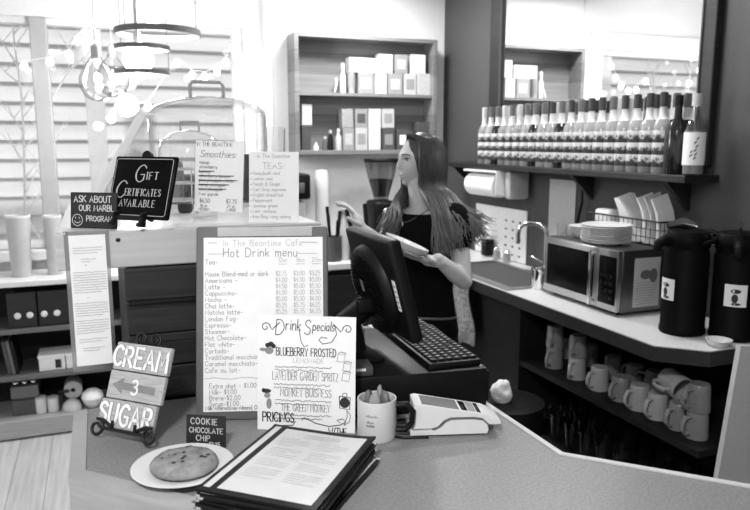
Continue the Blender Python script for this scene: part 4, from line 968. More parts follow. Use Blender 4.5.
# ask-about chalk sign
t = standing('chalk_sign', 'small black chalk sign about a programme, standing left of the gift plaque', 'sign', 94, 228.5, ZD, -12, 6)
link('slate', sheet(.126, .088, .006, 0, .002), 'chalk', t)
b = B(); f = fr_(-.064, -.0032, 0)
text(b, 'ASK ABOUT', .012, .064, .015, .0022, f, sp=.2); text(b, 'OUR MARBL', .026, .043, .014, .0022, f, sp=.2); text(b, 'PROGRAM', .046, .018, .0125, .002, f, sp=.2)
cc = (.021, .02); ribbon(b, [(cc[0]+.014*math.cos(a), cc[1]+.014*math.sin(a)) for a in [2*PI*i/20 for i in range(21)]], .0016, f)
ribbon(b, [(cc[0]+.008*math.cos(a), cc[1]+.007*math.sin(a)) for a in [PI+PI*(.1+.8*i/8) for i in range(9)]], .0016, f)
for s in (-.005, .005): ribbon(b, [(cc[0]+s, cc[1]+.004), (cc[0]+s, cc[1]+.007)], .0018, f)
link('chalk_writing', b, 'chalkw', t)
# smoothies sign in an acrylic stand
t = standing('smoothie_sign', 'smoothies menu card in a clear acrylic stand', 'sign', 218, 223, ZD, -4, 7, roll=1.5)
sw, sh = .128, .215
link('holder', B().box(-sw/2-.003, sw/2+.003, .0015, .003, 0, sh).box(-sw/2-.003, sw/2+.003, -.004, .06, -.003, 0), 'acrylic', t)
link('card', B().box(-sw/2, sw/2, -.001, .001, .03, sh-.002), 'paper', t)
b = B(); f = fr_(-sw/2, -.0012, .03); H = sh-.032
text(b, 'IN THE BEANTIME', .003, H-.014, .0105, .0011, f, sp=.22, sx=.88, off=.0003)
text(b, 'Smoothies:', .012, H-.042, .017, .0013, f, slant=.2, sx=1.15, off=.0003)
for i, (s, st) in enumerate((('mango', 0), ('strawberry', 0), ('banana', 1), ('strawberry banana', 1), ('pina pineapple colada', 1), ('mango pineapple', 1), ('coco pineapple', 1))):
    y = H-.06-.0115*i; xe = text(b, s, .012, y, .0085, .001, f, sx=1.05, off=.0003)
    if st: ribbon(b, [(.01, y+.003), (xe+.008, y+.0045)], .0024, f, .0004)
text(b, 'Free upgrade', .012, H-.142, .008, .0008, f, off=.0003)
text(b, '$6.50', .014, .022, .0105, .0012, f, off=.0003); text(b, '$7.75', .085, .022, .0105, .0012, f, off=.0003)
text(b, '16 oz', .016, .011, .008, .001, f, off=.0003); text(b, '24 oz', .087, .011, .008, .001, f, off=.0003)
text(b, 'MEDIUM', .012, .0015, .007, .001, f, off=.0003); text(b, 'LARGE', .087, .0015, .007, .001, f, off=.0003)
link('handwriting', b, 'ink', t)
# teas card
t = standing('teas_card', 'white teas list card standing to the right of the smoothies sign', 'sign', 274, 222.5, ZD, -2, 7)
tw, th_ = .131, .185
link('card', sheet(tw, th_, .002), 'paper', t); link('card_foot', B().box(-tw/2, tw/2, .0, .05, -.002, 0), 'acrylic', t)
b = B(); f = fr_(-tw/2, -.0012, 0)
text(b, 'In The Beantime', tw/2, th_-.016, .0105, .0008, f, align='c', sx=1.05, off=.0003); text(b, 'TEAS:', tw/2, th_-.044, .016, .0012, f, align='c', sp=.25, off=.0003)
for i, s in enumerate(('Honeybush mint', 'Lemon zest', 'Peach & Ginger', 'Earl Grey supreme', 'English breakfast', 'Peppermint', 'Jasmine green', 'Mint verbena', 'Iron Bog wong oolong')):
    text(b, s, .01, th_-.06-.0142*i, .0088, .0009, f, sx=1.1, off=.0003); ribbon(b, [(.004, th_-.057-.0142*i), (.006, th_-.057-.0142*i)], .0018, f, .0003)
link('handwriting', b, 'inkgrey', t)
# pastry dome
dk = 2.42
dc = onY(209, 150, 2.46); dz_top = onY(209, 96, 2.46).z
R0 = .195; H0 = dz_top-ZD
t = thing('pastry_dome', 'large clear acrylic pastry dome with a handle on top', 'cake dome', (dc.x, 2.46, ZD))
link('dome', B().lathe([(R0, .012), (R0, H0*.80), (R0*.97, H0*.86), (R0*.88, H0*.905), (R0*.6, H0*.965), (R0*.3, H0*.99), (.0, H0)], 48), 'acrylic', t, 40)
link('tray', B().lathe([(.0, .0), (R0+.02, 0), (R0+.025, .012), (R0+.018, .012), (R0+.01, .008), (.0, .008)], 48), 'whiteplastic', t, 40)
link('handle', B().tube([(-.055, 0, H0*.985), (-.055, 0, H0+.035), (-.045, 0, H0+.046), (.045, 0, H0+.046), (.055, 0, H0+.035), (.055, 0, H0*.985)], .006, 8), 'greytrim', t, 60)
# inner cake dome and cakes
ic = onY(190, 150, 2.36)
ih = onY(192, 128, 2.36).z-ZD-.012
t = thing('cake_dome', 'smaller clear cake dome standing inside the big one', 'cake dome', (ic.x+.01, 2.43, ZD+.009))
link('dome', B().lathe([(.105, .0), (.105, ih*.7), (.095, ih*.84), (.06, ih*.95), (.0, ih)], 36), 'acrylic', t, 40)
link('handle', B().tube([(-.03, 0, ih*.97), (-.03, 0, ih+.025), (.03, 0, ih+.025), (.03, 0, ih*.97)], .004, 8), 'greytrim', t, 60)
def loaf(x, y, z, rx, ry, rz, label, m='bread'):
    b = B().ball((0, 0, rz*.55), (rx, ry, rz), 22, 14)
    for v in b.v:
        v *= 1+.12*noise.noise(v*30+Vector((x*9, y*7, 0)))
        v.z = max(0, min(v.z*1.5, rz*1.25+.1*(v.z-rz)))
    one('pastry', b, m, label, 'pastry', None, 60, (x, y, z))
loaf(dc.x-.035, 2.46, ZD+.012, .06, .055, .07, 'dark round loaf under the inner cake dome')
loaf(ic.x+.03, 2.38, ZD+.012, .03, .03, .04, 'small dark bun under the inner cake dome')
loaf(dc.x+.125, 2.40, ZD+.012, .04, .035, .12, 'tall dark cake between the smoothies sign and teas card')
loaf(dc.x-.125, 2.42, ZD+.012, .034, .03, .105, 'dark cake at the left side of the pastry dome')
# slanted acrylic bin at the left
q = onY(88, 200, 2.2)
t = thing('acrylic_pastry_bin', 'clear acrylic bin with slanted white-edged front behind the gift plaque', 'food bin', (.05, 2.15, ZD))
A_, B__ = onY(86, 205, 2.07), onY(140, 118, 2.2)
x0, x1 = A_.x, onY(153, 140, 2.2).x; zt = onY(140, 116, 2.2).z
sl = B(); e = .004
for y in (2.06, 2.2): sl.add([(x0, y, ZD), (x1, y, ZD), (x1, y, zt), (B__.x, y, zt), (x0, y, ZD+.01), (x0, y+.003, ZD), (x1, y+.003, ZD), (x1, y+.003, zt), (B__.x, y+.003, zt), (x0, y+.003, ZD+.01)], [(0, 1, 2, 3, 4), (9, 8, 7, 6, 5)])
sl.add([(x0, 2.06, ZD+.01), (x0, 2.2, ZD+.01), (B__.x, 2.2, zt), (B__.x, 2.06, zt)], [(0, 1, 2, 3)]).add([(B__.x, 2.06, zt), (B__.x, 2.2, zt), (x1, 2.2, zt), (x1, 2.06, zt)], [(0, 1, 2, 3)])
link('clear_box', sl, 'acrylic', t, None, True)
for y, e in ((2.06, .009), (2.2, .014)): link('edge_strip', B().bar((x0, y, ZD+.008), (B__.x, y, zt), e, .02, .002).bar((B__.x, y, zt), (x1, y, zt), .007, .007), 'whiteplastic', t, None, True)
xr0, xr1 = onY(160, 190, 2.14).x, onY(194, 190, 2.14).x
t = thing('cooling_rack', 'small chrome wire rack between the gift plaque and the smoothies sign', 'rack', ((xr0+xr1)/2, 2.14, ZD))
rk = B()
for z in (.04, .09, .13):
    for y in (2.09, 2.14, 2.19): rk.tube([(xr0, y, ZD+z), (xr1, y, ZD+z)], .0025, 6)
for x in (xr0, xr1):
    for y in (2.09, 2.19): rk.tube([(x, y, ZD+.002), (x, y, ZD+.13)], .0025, 6)
link('wire_rack', rk, 'chrome', t, 60, True)
loaf(x0+.07, 2.13, ZD+.004, .025, .025, .03, 'small dark pastry low in the acrylic bin', 'choc')
loaf(xr0+.07, 2.14, ZD+.002, .022, .022, .022, 'small dark pastry under the wire rack beside the gift plaque', 'choc')
vp = onY(277, 150, 2.08)
t = thing('tall_glass', 'tall clear glass standing behind the teas card', 'glass', (vp.x-.004, 2.08, ZD)); hgl = onY(277, 127, 2.08).z-ZD
link('bowl', B().lathe([(.0, .004), (.022, 0), (.025, .01), (.030, hgl), (.0275, hgl), (.022, .02), (.0, .02)], 26), 'acrylic', t, 60)
# notice in a plastic sleeve on the fascia
a, b2 = onY(62, 232, 1.733), onY(117, 368, 1.733)
t = thing('sleeved_notice', 'long printed notice in a plastic sleeve hanging from the pale board', 'notice', ((a.x+b2.x)/2, 1.735, b2.z))
link('sleeve', B().box(a.x+.002, b2.x, 1.7375, 1.7385, b2.z, a.z), 'sleeve', t, None, True)
pa, pb_ = onY(66, 236, 1.732), onY(113, 363, 1.732)
pa.x += .004
link('paper', B().box(pa.x, pb_.x, 1.734, 1.735, pb_.z, pa.z), 'paper', t, None, True)
b = B(); f = fr_(pa.x, 1.7338, pb_.z); w_, h_ = pb_.x-pa.x, pa.z-pb_.z
def para(y0, n, x0=.06, x1=.94):
    for i in range(n): squig(b, w_*x0, h_*(y0-.019*i), w_*(x1-x0-(.15 if i == n-1 else 0)), .0028, .0009, f)
for y0, n, a0, a1 in ((.9, 3, .1, .9), (.815, 2, .3, .7), (.77, 1, .4, .6), (.715, 9, .06, .96), (.52, 1, .4, .62), (.48, 6, .06, .96), (.345, 6, .06, .96), (.2, 2, .1, .9), (.13, 2, .2, .8)): para(y0, n, a0, a1)
link('print', b, 'inkgrey', t, None, True)
link('pin', B().ball((a.x+.006, 1.736, a.z-.004), .004, 10, 6), 'chrome', t, 60, True)

# ================================================================== on the order counter
ZC = 1.0
# hot drink menu board
pB = onZ(263, 419, ZC)
t = standing('hot_drink_menu', 'hot drink menu sheet on a grey wooden clipboard leaning at the planks', 'menu board', 0, 0, ZC, 3.5, 13, p=pB)
hw, hh = .305, .445
link('board', B().box(-hw/2, hw/2, -.006, .006, 0, hh, .006, 2), 'greyplastic', t, 40)
link('clip_bar', B().box(-hw/2+.05, hw/2-.036, -.011, -.006, hh-.024, hh-.002, .002), 'paper2', t, 40)
link('menu_sheet', B().box(-hw/2+.018, hw/2-.012, -.0075, -.0062, .02, hh-.026), 'paper', t)
b = B(); b2_ = B(); f = fr_(-hw/2+.018, -.0077, .02); PW, PH = hw-.03, hh-.046
text(b2_, 'In The Beantime Cafe', PW/2, PH-.02, .014, .0011, f, align='c', off=.0003, sp=.28)
ribbon(b, [(.01, PH-.012), (.03, PH-.012)], .0012, f, .0003); ribbon(b, [(PW-.05, PH-.012), (PW-.012, PH-.013)], .0012, f, .0003)
text(b, 'Hot Drink menu', PW/2-.005, PH-.045, .02, .0017, f, align='c', off=.0003, sp=.24)
ribbon(b, [(.01, PH-.038), (.05, PH-.038)], .001, f, .0003); ribbon(b, [(PW-.06, PH-.038), (PW-.014, PH-.039)], .001, f, .0003)
cols = (.172, .213, .25)
for c, s in zip(cols, ('12oz', '16oz', '20oz')): text(b2_, s, c, PH-.058, .0105, .0011, f, off=.0003); ribbon(b, [(c, PH-.063), (c+.02, PH-.063)], .001, f, .0003)
items = ['Tea-', 'House Blend-med or dark', 'Americano -', 'Latte -', 'Cappuccino-', 'Mocha -', 'Chai latte-', 'Matcha latte-', 'London Fog-', 'Espresso-', 'Steamer-', 'Hot Chocolate-', 'Flat white-', 'Cortado-', 'Traditional macchiato-', 'Caramel macchiato-', 'Cafe au lait-']
prices = ['2.75 3.00 3.25', '2.75 3.00 3.25', '4.00 4.50 5.00', '4.50 5.00 5.50', '4.50 5.00 5.50', '5.00 5.50 6.00', '5.25 5.75 6.25', '5.25 5.75 6.25']
for i, s in enumerate(items):
    y = PH*.845 if i == 0 else PH*.775-.0147*(i-1); text(b, s, .004, y, .0108, .0012, f, off=.0003, sp=.22, sx=1.05 if i != 1 else .98)
    if 0 < i < 8:
        for c, q in zip(cols, prices[i].split()): text(b2_, '$'+q, c-.006, y, .0105, .0013, f, off=.0003, sx=.9)
ly = .075
ribbon(b, [(.004+.02*i, ly+.002*math.sin(i*1.7)) for i in range(13)], .0011, f, .0003)
for i, s in enumerate(('Extra shot - $1.00', 'Milk- $1.00', 'Breve-$2.00', 'Syrup-$1.00')): text(b, s, .014, ly-.022-.0135*i, .0105, .0013, f, off=.0003, sp=.22)
text(b, 'Add', .15, ly-.018, .0165, .0018, f, off=.0003)
text(b, 'Milk Alternatives-Almond, Oat', .006, .004, .0085, .0015, f, off=.0003)
link('handwriting', b, 'inkgrey', t); link('faint_writing', b2_, 'inkpale', t)
# drink specials sheet
pS = onZ(306, 431, ZC)
t = standing('drink_specials_sheet', 'white drink specials sheet lettered by hand, behind the stack of menus', 'sign', 0, 0, ZC, -6, 6, p=pS)
dw, dh = .218, .255
link('card', sheet(dw, dh, .003), 'paper', t); link('prop_stand', B().add([(-.05, .002, .001), (.05, .002, .001), (.05, .002, .18), (-.05, .002, .18), (-.05, .05, .006), (.05, .05, .006)], [(0, 1, 2, 3), (0, 4, 5, 1), (3, 2, 5, 4), (0, 3, 4), (1, 5, 2)]), 'paper2', t)
b = B(); g_ = B(); f = fr_(-dw/2, -.0017, 0); O3 = dict(off=.0004)
def fit(bb, s, x, y, size, w, W, sp=.2, **k): text(bb, s, x, y, size, w, f, sp=sp, sx=W/text_width(s, size, sp, 1), **O3, **k)
text(b, 'D', .04, dh-.042, .034, .0018, f, slant=.1, sx=.9, **O3); fit(b, 'rink', .063, dh-.031, .024, .0018, .036, slant=.1)
text(b, 'S', .104, dh-.04, .033, .0018, f, slant=.1, sx=.75, **O3); fit(b, 'pecials', .123, dh-.031, .02, .0018, .05, slant=.1)
def curl(cx, cy, s, flip=1):
    ribbon(b, [(cx+flip*(s*(1-i/22)*math.cos(i*.42)), cy+s*(1-i/22)*math.sin(i*.42)) for i in range(17)], .002, f, .0004)
    ribbon(b, [(cx+flip*s, cy), (cx+flip*s*1.35, cy-s*.5), (cx+flip*s*2.0, cy+s*.2), (cx+flip*s*2.9, cy+s*1.0)], .002, f, .0004)
curl(.018, dh-.026, .011); curl(dw-.018, dh-.027, .011, -1)
ribbon(b, [(.093, dh-.03), (.097, dh-.055), (.104, dh-.068), (.112, dh-.064)], .0017, f, .0004)
ribbon(b, [(.172, dh-.02), (.176, dh-.038), (.165, dh-.056), (.145, dh-.06), (.137, dh-.052), (.142, dh-.045), (.155, dh-.047)], .0017, f, .0004)
fit(b, 'BLUEBERRY FROSTED', .042, dh-.088, .0175, .0019, .135)
fit(g_, 'LEMONADE', .08, dh-.103, .010, .0009, .07)
def small(y, n=2, x=.04, L=.125):
    for i in range(n): squig(b, x, y-.0075*i, L-.02*i, .0042, .0012, f)
small(dh-.115)
fit(g_, 'LAVENDER GARDEN SPRITZ', .034, dh-.142, .018, .0016, .148); small(dh-.154, 2, .037)
fit(g_, 'MONKEY BUISNESS', .052, dh-.178, .017, .0017, .115); small(dh-.19, 2, .04)
fit(g_, 'THE GREEN MONKEY', .054, dh-.211, .016, .0015, .11); small(dh-.222, 2, .04)
text(b, 'PRICINGS', .012, dh-.236, .02, .0028, f, sx=.72, sp=.18, **O3)
ribbon(b, [(.085, dh-.234), (.08, dh-.243), (.04, dh-.245)], .002, f, .0004)
ribbon(b, [(.1, dh-.23), (.106, dh-.225), (.13, dh-.236), (.16, dh-.242), (.185, dh-.238), (.198, dh-.23), (.19, dh-.224), (.178, dh-.228), (.185, dh-.233)], .002, f, .0004)
text(b, 'W/THE', .16, dh-.261, .016, .002, f, sx=.7, **O3)
def blobf(bb, x, y, rx, ry, off=.0004): bb.add([f[0]+f[1]*(x+rx*math.cos(2*PI*i/14))+f[2]*(y+ry*math.sin(2*PI*i/14))+Vector((0, -off, 0)) for i in range(14)], [tuple(range(14))])
for x, y in ((.186, dh-.088), (.199, dh-.108), (.197, dh-.13)):   # ice cubes
    s = .009; ribbon(g_, [(x-s, y-s), (x+s*.7, y-s*1.2), (x+s, y+s*.6), (x-s*.7, y+s*.8), (x-s, y-s)], .0014, f, .0006); ribbon(b, [(x-s*.7, y+s*.8), (x-s*.2, y+s*1.3), (x+s*1.3, y+s), (x+s, y+s*.6)], .0012, f, .0006)
blobf(b, .03, dh-.064, .007, .006); blobf(b, .022, dh-.066, .005, .005); blobf(b, .036, dh-.068, .005, .005); blobf(g_, .026, dh-.078, .01, .008); blobf(g_, .012, dh-.076, .008, .004)   # berries
blobf(b, .02, dh-.168, .011, .005); blobf(g_, .022, dh-.178, .007, .006); blobf(g_, .026, dh-.196, .006, .012); blobf(b, .014, dh-.166, .004, .004)                                  # leafy sprig
ribbon(b, [(.183, dh-.174), (.184, dh-.2), (.206, dh-.203), (.207, dh-.176), (.183, dh-.174)], .002, f, .0006); blobf(b, .195, dh-.188, .011, .012); ribbon(b, [(.19, dh-.175), (.191, dh-.167), (.199, dh-.167), (.2, dh-.175)], .0016, f, .0006)
ribbon(b, [(.2, dh-.205), (.208, dh-.215), (.206, dh-.23), (.194, dh-.238)], .0013, f, .0005); ribbon(b, [(.2, dh-.205), (.201, dh-.218), (.194, dh-.238)], .0013, f, .0005)
link('lettering', b, 'ink', t); link('grey_lettering', g_, 'inkgrey', t)
# cream and sugar sign on a scroll easel
pS = onZ(124, 443, ZC)
t = standing('cream_sugar_sign', 'wooden cream and sugar sign with an arrow, three boards on an iron scroll easel', 'sign', 0, 0, ZC, -22, 22, p=pS)
bw_, bh_ = .146, .0595
zz = .026
for i, s in enumerate(('SUGAR', None, 'CREAM')):
    ox = (-.004, .004, .006)[i]
    bd = link('board', B().box(-bw_/2+ox, bw_/2+ox, -.006, .006, zz+i*(bh_+.002), zz+i*(bh_+.002)+bh_, .003), 'signwood', t)
    f = fr_(-bw_/2+ox, -.0062, zz+i*(bh_+.002)); b = B()
    if s:
        b0 = B(); wL = text_width(s, .042, .24, .84); text(b0, s, (bw_-wL)/2+.002, .009, .042, .0105, f, sp=.24, sx=.84, jit=.02, off=.0003); link('letter_outline', b0, 'signgrey', bd)
        text(b, s, (bw_-wL)/2+.002, .009, .042, .0074, f, sp=.24, sx=.84, jit=.02, off=.0008); link('letters', b, 'signwhite', bd)
    else:
        y = bh_*.5; b.add([f[0]+Vector((x, -.0004, z)) for x, z in ((.012, y), (.042, y+.017), (.04, y+.007), (.126, y+.005), (.126, y-.011), (.04, y-.009), (.042, y-.019))], [(0, 1, 2, 5, 6), (2, 3, 4, 5)]); link('arrow', b, 'signgrey', bd)
        b = B(); text(b, '3', .066, y-.016, .03, .0045, f, jit=0, off=.0009); link('numeral', b, 'signwhite', bd)
ez = B()
def scroll(cx, cz, r, y, d=1, turns=1.5, a0=0):
    n = 22; return [(cx+d*r*(1-.65*i/n)*math.cos(a0+turns*2*PI*i/n), y, cz+r*(1-.65*i/n)*math.sin(a0+turns*2*PI*i/n)) for i in range(n+1)]
for s in (-1, 1):
    ez.tube([(s*.03, -.01, .028), (s*.055, -.012, .04)]+scroll(s*.07, .022, .019, -.012, s, 1.25, PI/2*.9), .0036, 7)
    ez.tube([(s*.03, .012, .212)]+scroll(s*.018, .222, .014, .012, s, 1.2, 0), .003, 7)
    ez.tube([(s*.03, .012, .02), (s*.03, .012, .215)], .0035, 7); ez.tube([(s*.03, .012, .024), (s*.03, -.013, .024), (s*.03, -.014, .042)], .0035, 7)
ez.tube([(-.055, .012, .205), (0, .012, .214), (.06, .012, .21)], .003, 7); ez.tube([(0, .013, .19), (0, .05, .045)], .0035, 7); ez.tube([(-.06, -.012, .024), (.06, -.012, .024)], .0035, 7)
link('easel', ez, 'blackmetal', t, 60)
# cookie on a plate, chalk price card
pc = onZ(183, 466, ZC+.015)
one('cookie_plate', B().lathe([(.0, .003), (.055, .0), (.06, .004), (.09, .016), (.096, .019), (.091, .0195), (.06, .009), (.0, .008)], 44), 'ceramic', 'white plate carrying a cookie beside the stack of menus', 'plate', None, 50, (pc.x, pc.y, ZC))
ck = B().lathe([(.0, .0), (.055, .0), (.064, .006), (.064, .013), (.055, .02), (.03, .023), (.0, .0235)], 40)
for v in ck.v: v += Vector((0, 0, .004*noise.noise(v*60))) if v.z > .01 else Vector((0, 0, 0)); v.x *= 1+.05*noise.noise(v*20)
t = thing('cookie', 'big chocolate chip cookie on the white plate', 'cookie', (pc.x+.004, pc.y+.004, ZC+.009))
link('dough', ck, 'cookie', t, 60)
for i in range(14):
    a, r = random.uniform(0, 6.28), .056*math.sqrt(random.random()); link('chocolate_chip', B().ball((r*math.cos(a), r*math.sin(a), .0225-.004*(r/.05)**2), (.005, .004, .003), 8, 6), 'choc', t, 60)
pq = onZ(206, 446.5, ZC)
t = standing('cookie_price_card', 'black chalk price card for the chocolate chip cookie', 'sign', 0, 0, ZC, -8, 7, p=pq)
link('card', sheet(.086, .066, .002), 'chalk', t); link('foot', B().box(-.043, .043, .0, .03, -.001, .001), 'chalk', t)
b = B(); f = fr_(-.043, -.0012, 0)
text(b, 'COOKIE', .01, .047, .0125, .0016, f, sp=.3); text(b, 'CHOCOLATE', .007, .029, .0105, .0015, f, sp=.2); text(b, 'CHIP', .022, .012, .0115, .0015, f, sp=.25); text(b, '$2.25', .05, .001, .009, .0014, f)
link('chalk_writing', b, 'chalkw', t)
# stack of menus
mw, mh = .222, .292
mc = Vector((.302, 1.183, ZC)); mang = R_(-41.5)
def menu(z, dx, dy, da, label, top=False):
    t = thing('menu_folder', label, 'menu', (mc.x+dx, mc.y+dy, z), mang+da, None if top else 'black menus stacked under the top one')
    def bend(b):
        for v in b.v:
            u = v.x/mw+.5; w = v.y/mh+.5; v.z += (.012*max(0, u-.6)**2*4*max(0, w-.3) if top else 0)
        return b
    g = B(); n = 8
    cv = B()
    for k in range(n):
        x0, x1 = -mw/2+mw*k/n, -mw/2+mw*(k+1)/n
        for m in range(4):
            y0, y1 = -mh/2+mh*m/4, -mh/2+mh*(m+1)/4
            cv.add([(x0, y0, 0), (x1, y0, 0), (x1, y1, 0), (x0, y1, 0), (x0, y0, .0046), (x1, y0, .0046), (x1, y1, .0046), (x0, y1, .0046)], [(0, 3, 2, 1), (4, 5, 6, 7)]+([(0, 1, 5, 4)] if m == 0 else [])+([(2, 3, 7, 6)] if m == 3 else [])+([(1, 2, 6, 5)] if k == n-1 else [])+([(3, 0, 4, 7)] if k == 0 else []))
    link('cover', bend(cv), 'blackplastic', t)
    def grid(x0, x1, y0, y1, z):
        b = B()
        for k in range(n):
            for m in range(4): 
                a0, a1, c0, c1 = x0+(x1-x0)*k/n, x0+(x1-x0)*(k+1)/n, y0+(y1-y0)*m/4, y0+(y1-y0)*(m+1)/4; b.add([(a0, c0, z), (a1, c0, z), (a1, c1, z), (a0, c1, z)], [(0, 1, 2, 3)])
        return bend(b)
    if top:
        pg = link('page', grid(-mw/2+.034, mw/2-.012, -mh/2+.014, mh/2-.014, .0051), 'page', t)
        link('page_edge', grid(-mw/2+.008, -mw/2+.021, -mh/2+.012, mh/2-.01, .0051), 'page', t)
        b = B(); f = (Vector((-mw/2+.034, -mh/2+.014, .0052)), Vector((1, 0, 0)), Vector((0, 1, 0))); pw_, ph_ = mw-.046, mh-.028
        for i in range(3): squig(b, pw_*.3, ph_*(.93-.025*i), pw_*.42, .0022, .0009, f)
        for c in range(2):
            for i in range(22):
                if i in (5, 11, 16): continue
                squig(b, pw_*(.07+.46*c), ph_*(.84-.03*i-.0*c), pw_*(.36 if i % 4 else .22), .0022, .0008, f)
        link('print', bend(b), 'inkgrey', pg)
    else: link('page', B().box(-mw/2+.006, mw/2-.006, -mh/2+.006, mh/2-.006, .0047, .0052), 'paper2', t)
    for sx, sy in ((-1, -1), (-1, 1), (1, -1), (1, 1)):
      cn = B().box(sx*mw/2-.007*(sx > 0)-.0008, sx*mw/2+.007*(sx < 0)+.0008, sy*mh/2-.007*(sy > 0)-.0008, sy*mh/2+.007*(sy < 0)+.0008, .0004, .0049)
      link('corner_clip', bend(cn), 'chrome' if not top else 'blackplastic', t)
    return t
m0 = menu(ZC, 0, 0, 0, 'black menu folder in the stack under the open top menu')
for i in range(1, 8): 
    dx, dy = random.uniform(-.006, .006), random.uniform(-.004, .008); dup(m0, (mc.x+dx, mc.y+dy, ZC+.0054*i), mang+R_(random.uniform(-2.5, 2.5)), group='black menus stacked under the top one')
menu(ZC+.0054*8, 0, 0, R_(.5), 'topmost black menu folder with its white printed page showing', True)
# white mug of packets
pm = onZ(379, 441, ZC); pm = Vector((pm.x+.005, pm.y+.025, ZC))
t = thing('packet_mug', 'white mug with a black handle holding packets, between specials sheet and card reader', 'mug', pm)
r, h = .042, .088
link('cup', B().lathe([(.0, .002), (r*.93, .0), (r, .008), (r, h), (r*.92, h), (r*.9, .012), (.0, .01)], 34), 'ceramic', t, 50)
hm = R_(-25)
link('handle', B().tube([Vector((math.cos(hm)*x, math.sin(hm)*x, z)) for x, z in ((r*.96, h*.82), (r+.022, h*.85), (r+.036, h*.66), (r+.034, h*.38), (r+.02, h*.2), (r*.96, h*.2))], (.0065, .009), 10), 'blackplastic', t, 60)
b = B(); 
for i, (z, u0, L) in enumerate(((.058, -.35, .4), (.045, -.3, .22), (.037, -.32, .28))):
    for k in range(9):
        a = R_(235)+u0+L*k/9*1.6; q = [(r+.0004)*math.cos(a), (r+.0004)*math.sin(a)]; q2 = [(r+.0004)*math.cos(a+.05), (r+.0004)*math.sin(a+.05)]; hh_ = random.uniform(.002, .006)
        b.add([(q[0], q[1], z), (q2[0], q2[1], z), (q2[0], q2[1], z+hh_), (q[0], q[1], z+hh_)], [(0, 1, 2, 3)])
link('printed_text', b, 'inkgrey', t)
for i, (dx, dy, rz_) in enumerate(((-.016, .004, .3), (.012, .014, 1.2), (.014, -.012, 2.0), (-.012, -.018, 2.8))):
    pk = B().ball((0, 0, .05), (.015, .010, .046), 14, 10)
    for v in pk.v: v *= 1+.1*noise.noise(v*80+Vector((i, 0, 0)))
    one('sugar_packet', pk.xf(Matrix.Rotation(rz_, 4, 'Z')), ['greyplastic', 'tan', 'greyplastic', 'tan'][i], 'grey packet standing in the white mug', 'packet', 'packets in the white mug', 60, (pm.x+dx, pm.y+dy, ZC+.012))
# card reader
pr = onZ(413, 438, ZC)
ra = R_(-17)
t = thing('card_reader', 'white card payment terminal lying on its charging cradle', 'card reader', (pr.x+.004, pr.y+.004, ZC), ra)
def side(poly, y0, y1):   # profile in X,Z pushed along Y
    n = len(poly); return B().add([(x, y0, z) for x, z in poly]+[(x, y1, z) for x, z in poly], [tuple(range(n)), tuple(range(n, 2*n))[::-1]]+[(i, n+i, n+(i+1) % n, (i+1) % n) for i in range(n)])
wv = [(.0, .012), (.045, .013), (.058, .019), (.07, .031), (.082, .036), (.13, .036), (.15, .033), (.16, .024), (.163, .012)]
link('cradle', side([(-.008, .004), (.16, .004), (.163, .012)]+wv[::-1][1:]+[(-.008, .02)], -.002, .078), 'whiteplastic', t, 40)
link('cradle_foot', side([(-.002, 0), (.155, 0), (.155, .004), (-.002, .004)], .003, .072), 'blackplastic', t)
link('wave_gap', side([(.04, .0145)]+[(x, z+.0035) for x, z in wv[1:8]]+[(.166, .022), (.166, .018)]+[(x, z-.001) for x, z in wv[7:0:-1]], .0, .076), 'greyplastic', t, 40)
bd = B().join(side([(.0, .0165), (.0, .07), (.008, .072), (.16, .044), (.19, .030), (.192, .022), (.166, .022), (.15, .037), (.13, .040), (.08, .040), (.066, .034), (.052, .02), (.04, .0165)], .004, .072))
body_ = link('terminal_body', bd, 'whiteplastic', t, 40)
def ontop(x0, x1, y0, y1, m, nm, par=None, e=.0006):
    zf = lambda x: .072-(x-.008)*(.028/.152)
    return link(nm, B().add([(x0, y0, zf(x0)+e), (x1, y0, zf(x1)+e), (x1, y1, zf(x1)+e), (x0, y1, zf(x0)+e), (x0, y0, zf(x0)), (x1, y0, zf(x1)), (x1, y1, zf(x1)), (x0, y1, zf(x0))], [(0, 1, 2, 3), (0, 4, 5, 1), (1, 5, 6, 2), (2, 6, 7, 3), (3, 7, 4, 0)]), m, par or t)
sc_ = ontop(.018, .1, .010, .066, 'greyplastic', 'screen'); ontop(.105, .119, .011, .065, 'blackgloss', 'key_strip'); ontop(.121, .138, .011, .065, 'tan', 'key_panel'); ontop(.140, .149, .011, .065, 'blackgloss', 'key_strip')
link('card_slot', B().box(-.0006, .0, .03, .044, .03, .055), 'ink', t)
link('power_cable', B().tube([(.01, .074, .012), (-.03, .08, .006), (-.07, .06, .0045), (-.05, .0, .0045), (-.02, -.012, .0045), (.03, -.014, .0045)], .0028, 6), 'blackplastic', t, 60)

# cash drawer, keyboard, monitor
da = R_(-8)
t = thing('cash_drawer', 'large black cash drawer on the order counter under the monitor', 'cash drawer', (.835, 1.388, ZC), da)
link('body', B().box(-.338, 0, 0, .42, .006, .1, .005), 'blackplastic', t, 40); link('drawer_front', B().box(0, .008, .008, .412, .014, .09, .003), 'blackplastic', t, 40)
link('lock', B().lathe([(.008, 0), (.008, .003), (.0, .003)], 14, m=Matrix.Translation((.008, .21, .05)) @ Matrix.Rotation(PI/2, 4, 'Y')), 'chrome', t, 50)
for x in (-.31, -.03):
    for y in (.03, .39): link('foot', B().lathe([(.012, 0), (.012, .007)], 12, (x, y, 0)), 'blackplastic', t)
ZW = ZC+.1
t = thing('keyboard', 'black computer keyboard on the cash drawer', 'keyboard', (.765, 1.425, ZW), R_(-4))
link('case', B().box(-.068, .066, -.01, .38, .0, .016, .004), 'blackplastic', t, 40)
keys = B(); kl = B()
